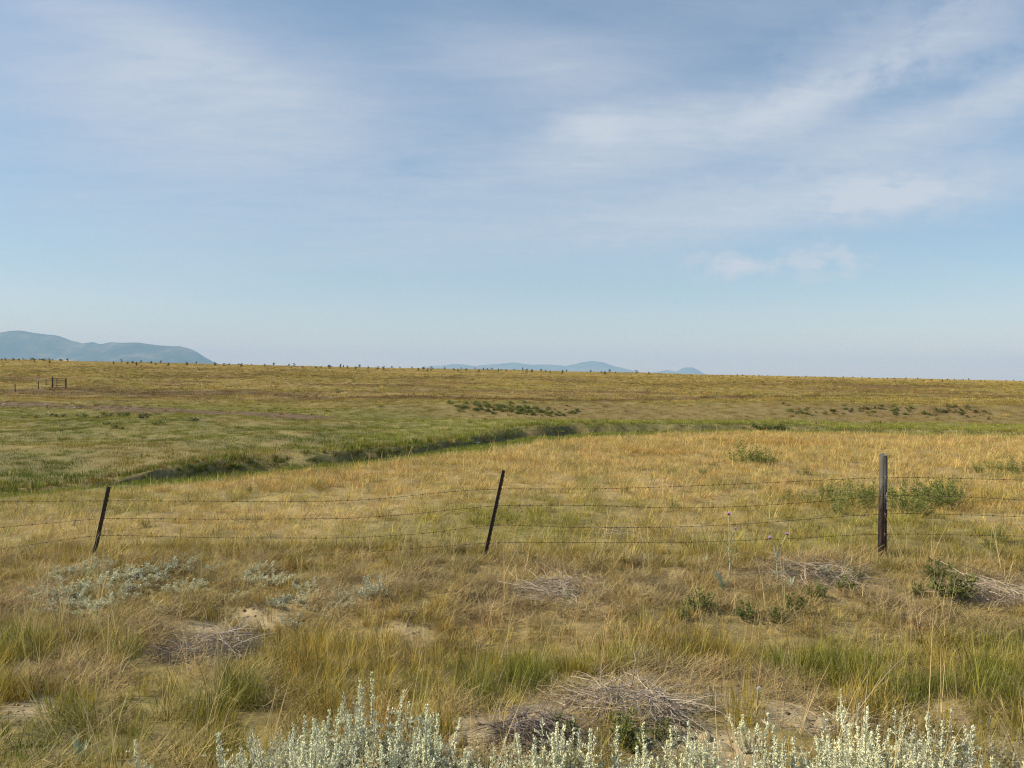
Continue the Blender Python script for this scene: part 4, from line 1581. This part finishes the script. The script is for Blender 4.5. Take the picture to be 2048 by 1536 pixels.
def flat_mat(n, rad, l0, l1, w):
    """matted, lying blades and broken stalks"""
    b = MB()
    main = rnd.uniform(0, 2 * math.pi)
    for _ in range(n):
        a = rnd.uniform(0, 2 * math.pi)
        r = rad * math.sqrt(rnd.random())
        a2 = main + rnd.gauss(0, 0.9)
        k = rnd.uniform(0.55, 1.35)
        br = (k, k * 0.97, k * rnd.uniform(0.9, 1.1))
        z = rnd.uniform(0.0, 0.07)
        b.blade((r * math.cos(a), r * math.sin(a), z), (math.cos(a2), math.sin(a2)), rnd.uniform(l0, l1), w * rnd.uniform(0.6, 1.4),
                rnd.uniform(0.82, 1.10), br, 2, 0, rnd.uniform(0.6, 1.0))
    return b.mesh('matted_grass', (M_GRASS,))


def scatter_group(coll):
    ng = bpy.data.node_groups.new('scatter', 'GeometryNodeTree')
    ng.interface.new_socket('Geometry', in_out='INPUT', socket_type='NodeSocketGeometry')
    ng.interface.new_socket('Geometry', in_out='OUTPUT', socket_type='NodeSocketGeometry')
    gi, go = ng.nodes.new('NodeGroupInput'), ng.nodes.new('NodeGroupOutput')
    ci = ng.nodes.new('GeometryNodeCollectionInfo')
    ci.inputs['Collection'].default_value = coll
    ci.inputs['Separate Children'].default_value = True
    ci.inputs['Reset Children'].default_value = True
    ip = ng.nodes.new('GeometryNodeInstanceOnPoints')
    ip.inputs['Pick Instance'].default_value = True

    def named(nm, t):
        n = ng.nodes.new('GeometryNodeInputNamedAttribute')
        n.data_type = t
        n.inputs['Name'].default_value = nm
        return n.outputs['Attribute']
    e2r = ng.nodes.new('FunctionNodeEulerToRotation')
    ng.links.new(named('rot', 'FLOAT_VECTOR'), e2r.inputs[0])
    ng.links.new(gi.outputs[0], ip.inputs['Points'])
    ng.links.new(ci.outputs[0], ip.inputs['Instance'])
    ng.links.new(named('idx', 'INT'), ip.inputs['Instance Index'])
    ng.links.new(e2r.outputs[0], ip.inputs['Rotation'])
    ng.links.new(named('scl', 'FLOAT_VECTOR'), ip.inputs['Scale'])
    ng.links.new(ip.outputs[0], go.inputs[0])
    return ng


def scatter(name, x, y, idx, scl, col, meshes, label, tilt=0.12, cat='grass'):
    n = len(x)
    z = height(x, y)
    me = bpy.data.meshes.new(name)
    me.vertices.add(n)
    me.vertices.foreach_set('co', np.stack([x, y, z], -1).astype(np.float32).ravel())
    rot = np.stack([rng.normal(0, tilt, n), rng.normal(0, tilt, n), rng.uniform(0, 6.283, n)], -1).astype(np.float32)
    me.attributes.new('rot', 'FLOAT_VECTOR', 'POINT').data.foreach_set('vector', rot.ravel())
    s = np.asarray(scl, np.float32)
    if s.ndim == 1:
        s = np.stack([s, s, s], -1)
    me.attributes.new('scl', 'FLOAT_VECTOR', 'POINT').data.foreach_set('vector', s.astype(np.float32).ravel())
    me.attributes.new('idx', 'INT', 'POINT').data.foreach_set('value', np.asarray(idx, np.int32))
    c4 = np.ones((n, 4), np.float32)
    c4[:, :3] = np.clip(col, 0.005, 0.85)
    me.attributes.new('col', 'FLOAT_COLOR', 'POINT').data.foreach_set('color', c4.ravel())
    me.update()
    o = obj(name, me)
    md = o.modifiers.new('scatter', 'NODES')
    md.node_group = scatter_group(proto_collection(name + '_proto', meshes))
    tag(o, label, cat, kind='stuff')
    return o


def bake(name, x, y, idx, scl, col, meshes, label, tilt=0.12, cat='grass'):
    """the near grass as one real mesh"""
    z = height(x, y)
    VV, FF, CC, BB, base = [], [], [], [], 0
    for k, pm in enumerate(meshes):
        s_ = np.nonzero(idx == k)[0]
        if not len(s_):
            continue
        nv = len(pm.vertices)
        v = np.empty(nv * 3, np.float32)
        pm.vertices.foreach_get('co', v)
        v = v.reshape(-1, 3)
        bvv = np.empty(nv * 4, np.float32)
        pm.attributes['bv'].data.foreach_get('color', bvv)
        bvv = bvv.reshape(-1, 4)
        pm.calc_loop_triangles()
        tri = np.empty(len(pm.loop_triangles) * 3, np.int32)
        pm.loop_triangles.foreach_get('vertices', tri)
        m = len(s_)
        a = rng.uniform(0, 6.283, m)
        ca, sa = np.cos(a), np.sin(a)
        tx, ty = rng.normal(0, tilt, m), rng.normal(0, tilt, m)
        p = v[None] * scl[s_][:, None, None]
        X = p[..., 0] * ca[:, None] - p[..., 1] * sa[:, None]
        Y = p[..., 0] * sa[:, None] + p[..., 1] * ca[:, None]
        Z = p[..., 2] - X * 0 + 0
        X = X + Z * tx[:, None] + x[s_][:, None]
        Y = Y + Z * ty[:, None] + y[s_][:, None]
        Z = Z + z[s_][:, None]
        VV.append(np.stack([X, Y, Z], -1).reshape(-1, 3))
        FF.append((tri[None] + (np.arange(m) * nv)[:, None]).ravel() + base)
        c = np.ones((m, nv, 4), np.float32)
        c[..., :3] = np.clip(col[s_], 0.005, 0.85)[:, None]
        CC.append(c.reshape(-1, 4))
        BB.append(np.tile(bvv, (m, 1)))
        base += m * nv
    V, T, C, B = np.concatenate(VV).astype(np.float32), np.concatenate(FF).astype(np.int32), np.concatenate(CC), np.concatenate(BB)
    me = bpy.data.meshes.new(name)
    me.vertices.add(len(V))
    me.vertices.foreach_set('co', V.ravel())
    me.loops.add(len(T))
    me.loops.foreach_set('vertex_index', T)
    me.polygons.add(len(T) // 3)
    me.polygons.foreach_set('loop_start', np.arange(0, len(T), 3, dtype=np.int32))
    me.update(calc_edges=True)
    me.attributes.new('col', 'FLOAT_COLOR', 'POINT').data.foreach_set('color', C.ravel())
    me.attributes.new('bv', 'FLOAT_COLOR', 'POINT').data.foreach_set('color', B.astype(np.float32).ravel())
    me.materials.append(M_GRASSB)
    print('BAKED', name, len(T) // 3)
    return tag(obj(name, me), label, cat, kind='stuff')


def sample(y0, y1, dens, margin=2.5, k=0.70):
    """uniform points in the wedge of ground in view, with a margin"""
    xm = k * y1 + margin
    n = int((y1 - y0) * 2 * xm * dens)
    x = rng.uniform(-xm, xm, n)
    y = rng.uniform(y0, y1, n)
    keep = np.abs(x) < k * y + margin
    return x[keep], y[keep]


def jitter(c, s=0.12):
    n = len(c)
    g = rng.normal(1, s, n)[:, None]
    h = rng.normal(1, 0.05, (n, 3))
    return c * np.clip(g, 0.5, 1.6) * h * np.array((1.05, 1.0, 0.80))


# verge: tall bunch grass, shorter grass on the fence bank, matted dead grass
P_TALL = [tuft(46, 0.09, 0.09, 0.30, 0.0040, 0.05, 0.95, 2, st, 0.48) for st in (0, 1, 0, 1, 0)]
P_MED = [tuft(36, 0.09, 0.06, 0.18, 0.0046, 0.15, 0.9, 2, 0, 0.45) for st in range(4)]
P_MAT = [flat_mat(46, 0.13, 0.06, 0.23, 0.0042) for _ in range(5)]
x, y = sample(2.7, 9.6, 105, 1.2, 0.70)
cov = cover(x, y)
dead = spots(x, y, DEAD_SPOTS)
green = spots(x, y, GREEN_SPOTS)
n1 = fbm(x * 1.1, y * 1.1, 101, 3)
tallness = smooth(0.45, 0.68, n1 + 0.22 * np.exp(-((y - 5.6) / 0.8) ** 2) + 0.2 * green - 0.6 * dead - 0.42 * smooth(6.3, 7.0, y) - 0.25 * (1 - smooth(3.8, 4.8, y)))
keep = rng.random(len(x)) < cov * (0.46 + 0.54 * np.maximum(tallness, 0.35 + 0.65 * dead + 0.5 * smooth(6.6, 7.4, y)))
x, y, dead, green, tallness = x[keep], y[keep], dead[keep], green[keep], tallness[keep]
kind = np.where(rng.random(len(x)) < np.clip(0.30 + 0.62 * dead + 0.10 * smooth(6.4, 7.2, y) - 0.3 * smooth(8.8, 9.4, y), 0, 0.92), 2,
                np.where(rng.random(len(x)) < tallness * 0.8, 0, 1))
drop = np.zeros(len(x), bool)
for (ex, ey, er) in EXCL:
    if ey < 10:
        inn = (np.abs(x - ex) < er) & (y - ey < er * 0.7)
        front = inn & (y - ey > -3.2 * er - 0.12)
        drop |= front & (kind == 0) & (rng.random(len(x)) < 0.93)
        drop |= inn & (y - ey > -1.6 * er) & (kind == 1) & (rng.random(len(x)) < 0.6)
for (ex, ey, ra, rb) in HEAPS:
    drop |= (np.hypot((x - ex) / ra, (y - ey) / rb) < 0.95) & (kind == 2) & (rng.random(len(x)) < 0.85)
keep = ~drop
x, y, dead, green, tallness, kind = x[keep], y[keep], dead[keep], green[keep], tallness[keep], kind[keep]
sizes = rng.uniform(0.65, 1.25, len(x)) * (0.8 + 0.4 * fbm(x * 2.0, y * 2.0, 103, 2))
col = jitter(veg_color(x, y), 0.18)
col[kind == 2] = mix(col[kind == 2], DEAD, 0.6) * rng.uniform(0.7, 1.25, (int((kind == 2).sum()), 1))
for kd, ps, nm, lab in ((0, P_TALL, 'tall_grass', 'tall olive and golden bunch grass along the road verge before the fence'),
                        (1, P_MED, 'short_grass', 'shorter mixed dry and green grass on the fence bank and verge'),
                        (2, P_MAT, 'dead_grass', 'matted grey tan dead grass and straw lying on the fence bank')):
    s = kind == kd
    m = int(s.sum())
    bake(nm, x[s], y[s], rng.integers(0, len(ps), m), sizes[s], col[s], ps, lab, 0.16 if kd < 2 else 0.05)

# crumbs and pebbles on the bare soil
P_CRUMB = []
for k in range(3):
    lm = lump(760 + k, 0.010, 0.008, 0.006, M_CLOD, 1, 0.35)
    nv = len(lm.vertices)
    lm.attributes.new('bv', 'FLOAT_COLOR', 'POINT').data.foreach_set('color', np.ones(nv * 4, np.float32))
    P_CRUMB.append(lm)
x, y = sample(3.0, 9.5, 240, 0.8)
keep = rng.random(len(x)) < np.clip(spots(x, y, SAND_SPOTS) * 1.2, 0, 1) * 0.8 + 0.015
x, y = x[keep], y[keep]
n = len(x)
bake('soil_crumbs', x, y, rng.integers(0, 3, n), rng.gamma(2.0, 0.45, n) + 0.25, jitter(np.tile(SAND, (n, 1)), 0.25), P_CRUMB, 'small tan crumbs and pebbles strewn over the bare soil patches', 0.3, 'soil')

# single long dry stalks
P_STALK = []
for k in range(4):
    b = MB()
    for _ in range(3):
        a = rnd.uniform(0, 6.283)
        d = (math.cos(a), math.sin(a))
        L = rnd.uniform(0.4, 0.75)
        lean = rnd.uniform(0.05, 0.7)
        b.blade((rnd.uniform(-.05, .05), rnd.uniform(-.05, .05), 0), d, L, 0.0045, lean, (1, 1, 1), 5)
        b.blade((rnd.uniform(-.05, .05), rnd.uniform(-.05, .05), 0), (-d[1], d[0]), L * 0.8, 0.0045, lean * 0.5, (1, 1, 1), 5)
    P_STALK.append(b.mesh('stalk', (M_GRASS,)))
x, y = sample(3.3, 9.8, 3.2, 1.0)
n = len(x)
bake('dry_grass_stalks', x, y, rng.integers(0, 4, n), rng.uniform(0.6, 1.1, n), jitter(np.tile((0.62, 0.50, 0.30), (n, 1)), 0.12), P_STALK,
        'long pale dry grass stalks leaning above the verge grass', 0.15)

# dry field behind the fence
P_FIELD = [tuft(30, 0.16, 0.07, 0.23, 0.0072, 0.1, 1.05, 2, st, 0.42, 1.05) for st in (0, 0, 1)] + [flat_mat(30, 0.18, 0.10, 0.26, 0.0072) for _ in range(2)]
x, y = sample(9.3, 34, 27, 2.0, 0.69)
yy = y_edge(x)
keep = (y < yy + 0.4)
x, y = x[keep], y[keep]
n = len(x)
hs = rng.uniform(0.7, 1.2, n) * (0.75 + 0.5 * fbm(x * 0.5, y * 0.5, 111, 3)) * (0.85 + 0.25 * smooth(12, 24, y))
bake('dry_field_grass', x, y, rng.integers(0, 5, n), hs, jitter(veg_color(x, y), 0.2), P_FIELD,
        'dry golden field grass between the wire fence and the creek', 0.32)

# creek slope and meadow
P_MEAD = [tuft(70, 0.42, 0.05, 0.14, 0.014, 0.1, 0.7, 2, 0, 0.36) for _ in range(5)]
x, y = sample(11, 78, 5.0, 4.0)
keep = (y > y_edge(x) - 0.3) & (rng.random(len(x)) < cover(x, y) ** 0.7)
x, y = x[keep], y[keep]
n = len(x)
lush = np.exp(-np.abs(y - y_creek(x) - 2) / 5.0)
hs = rng.uniform(0.7, 1.25, n) * (0.8 + 0.9 * lush * fbm(x * 0.6, y * 0.6, 121, 3))
scatter('meadow_grass', x, y, rng.integers(0, 4, n), hs, jitter(veg_color(x, y), 0.17), P_MEAD,
        'short green meadow grass along both sides of the creek gully', 0.12)

# the grazed plain up to the skyline
P_PLAIN = [tuft(60, 0.95, 0.06, 0.17, 0.034, 0.1, 0.7, 2, 0, 0.38) for _ in range(4)]
x, y = sample(72, 268, 0.85, 8.0)
keep = rng.random(len(x)) < cover(x, y)
x, y = x[keep], y[keep]
n = len(x)
c = jitter(veg_color(x, y), 0.18)
dk = rng.random(n) < 0.10 * smooth(0.4, 0.6, fbm(x * 0.06, y * 0.06, 131, 3))
c[dk] = c[dk] * 0.45 + DKGREEN * 0.4
hs = rng.uniform(0.6, 1.3, n)
hs = np.where(dk, hs * 1.5, hs)
sc3 = np.stack([np.where(dk, 0.5, 1.0) * hs, np.where(dk, 0.5, 1.0) * hs, hs], -1)
scatter('plain_grass', x, y, rng.integers(0, 4, n), sc3, c, P_PLAIN, 'short brown grazed grass covering the open plain up to the skyline', 0.08)


# rank grass and weeds hanging on the creek banks
P_RANK = [tuft(34, 0.16, 0.10, 0.34, 0.013, 0.2, 0.95, 2, 0, 0.45) for _ in range(4)]
x = rng.uniform(-34, 36, 9000)
t = rng.uniform(-2.2, 2.6, 9000)
y = y_creek(x) + t
bare_ = 1 - cover(x, y)
keep = (rng.random(len(x)) > bare_ * 0.9) & (np.abs(x) < 0.72 * y + 2) & (rng.random(len(x)) < 0.46 - 0.22 * smooth(-4, 8, x))
x, y = x[keep], y[keep]
n = len(x)
c = mix(np.tile(DKGREEN, (n, 1)), GREEN, fbm(x * 0.7, y * 0.7, 141, 3))
br_ = rng.random(n) < 0.3 + 0.4 * smooth(-5, 2, x)
c[br_] = mix(c[br_], WORNC * 1.2, 0.7)
scatter('creek_bank_grass', x, y, rng.integers(0, 4, n), rng.uniform(0.5, 1.2, n) * (1 - 0.5 * smooth(-3, 6, x)), jitter(c, 0.25), P_RANK, 'rank dark green grass and weeds hanging over the creek banks', 0.2)

# scattered darker clumps that mottle the meadow and the plain
P_CLUMP = [tuft(36, 0.22, 0.08, 0.24, 0.022, 0.1, 0.9, 2, 0, 0.4) for _ in range(4)]
x, y = sample(28, 262, 0.42, 6.0)
keep = (y > y_creek(x) + 1) & (rng.random(len(x)) < (0.25 + 0.75 * smooth(0.40, 0.62, fbm(x * 0.11, y * 0.11, 151, 3))) * (1 - 0.55 * smooth(120, 240, y)) * (0.35 + 0.65 * smooth(55, 90, y)))
x, y = x[keep], y[keep]
n = len(x)
c = mix(veg_color(x, y) * 0.55, np.tile(OLIVE * 0.7, (n, 1)), 0.5)
hi = rng.random(n) < 0.25
c[hi] = mix(c[hi], np.tile(STRAW, (int(hi.sum()), 1)), 0.8)
scatter('grass_clumps', x, y, rng.integers(0, 4, n), rng.uniform(0.5, 1.3, n) * (1 + 0.5 * smooth(60, 200, y)), jitter(c, 0.25), P_CLUMP, 'darker and paler grass clumps mottling the grazed meadow and plain', 0.1)

# ------------------------------------------------------------------ hazy summer air
hb = MB()
hb.box(-62000, 62000, -300, 47000, -125.0, 1250.0)
hz = new_mat('haze_air')
nt = hz.node_tree
o_ = N(nt, 'ShaderNodeOutputMaterial', 400)
pv = N(nt, 'ShaderNodeVolumePrincipled', 100)
pv.inputs['Color'].default_value = (0.33, 0.59, 0.88, 1)
pv.inputs['Absorption Color'].default_value = (0.30, 0.14, 0.20, 1)
pv.inputs['Density'].default_value = 6.3e-5
pv.inputs['Density Attribute'].default_value = ''
pv.inputs['Anisotropy'].default_value = 0.0
nt.links.new(pv.outputs[0], o_.inputs['Volume'])
hz.cycles.homogeneous_volume = True
o = obj('haze', hb.mesh('haze', (hz,)))
tag(o, 'pale blue summer haze hanging over the whole plain', 'haze', kind='stuff')
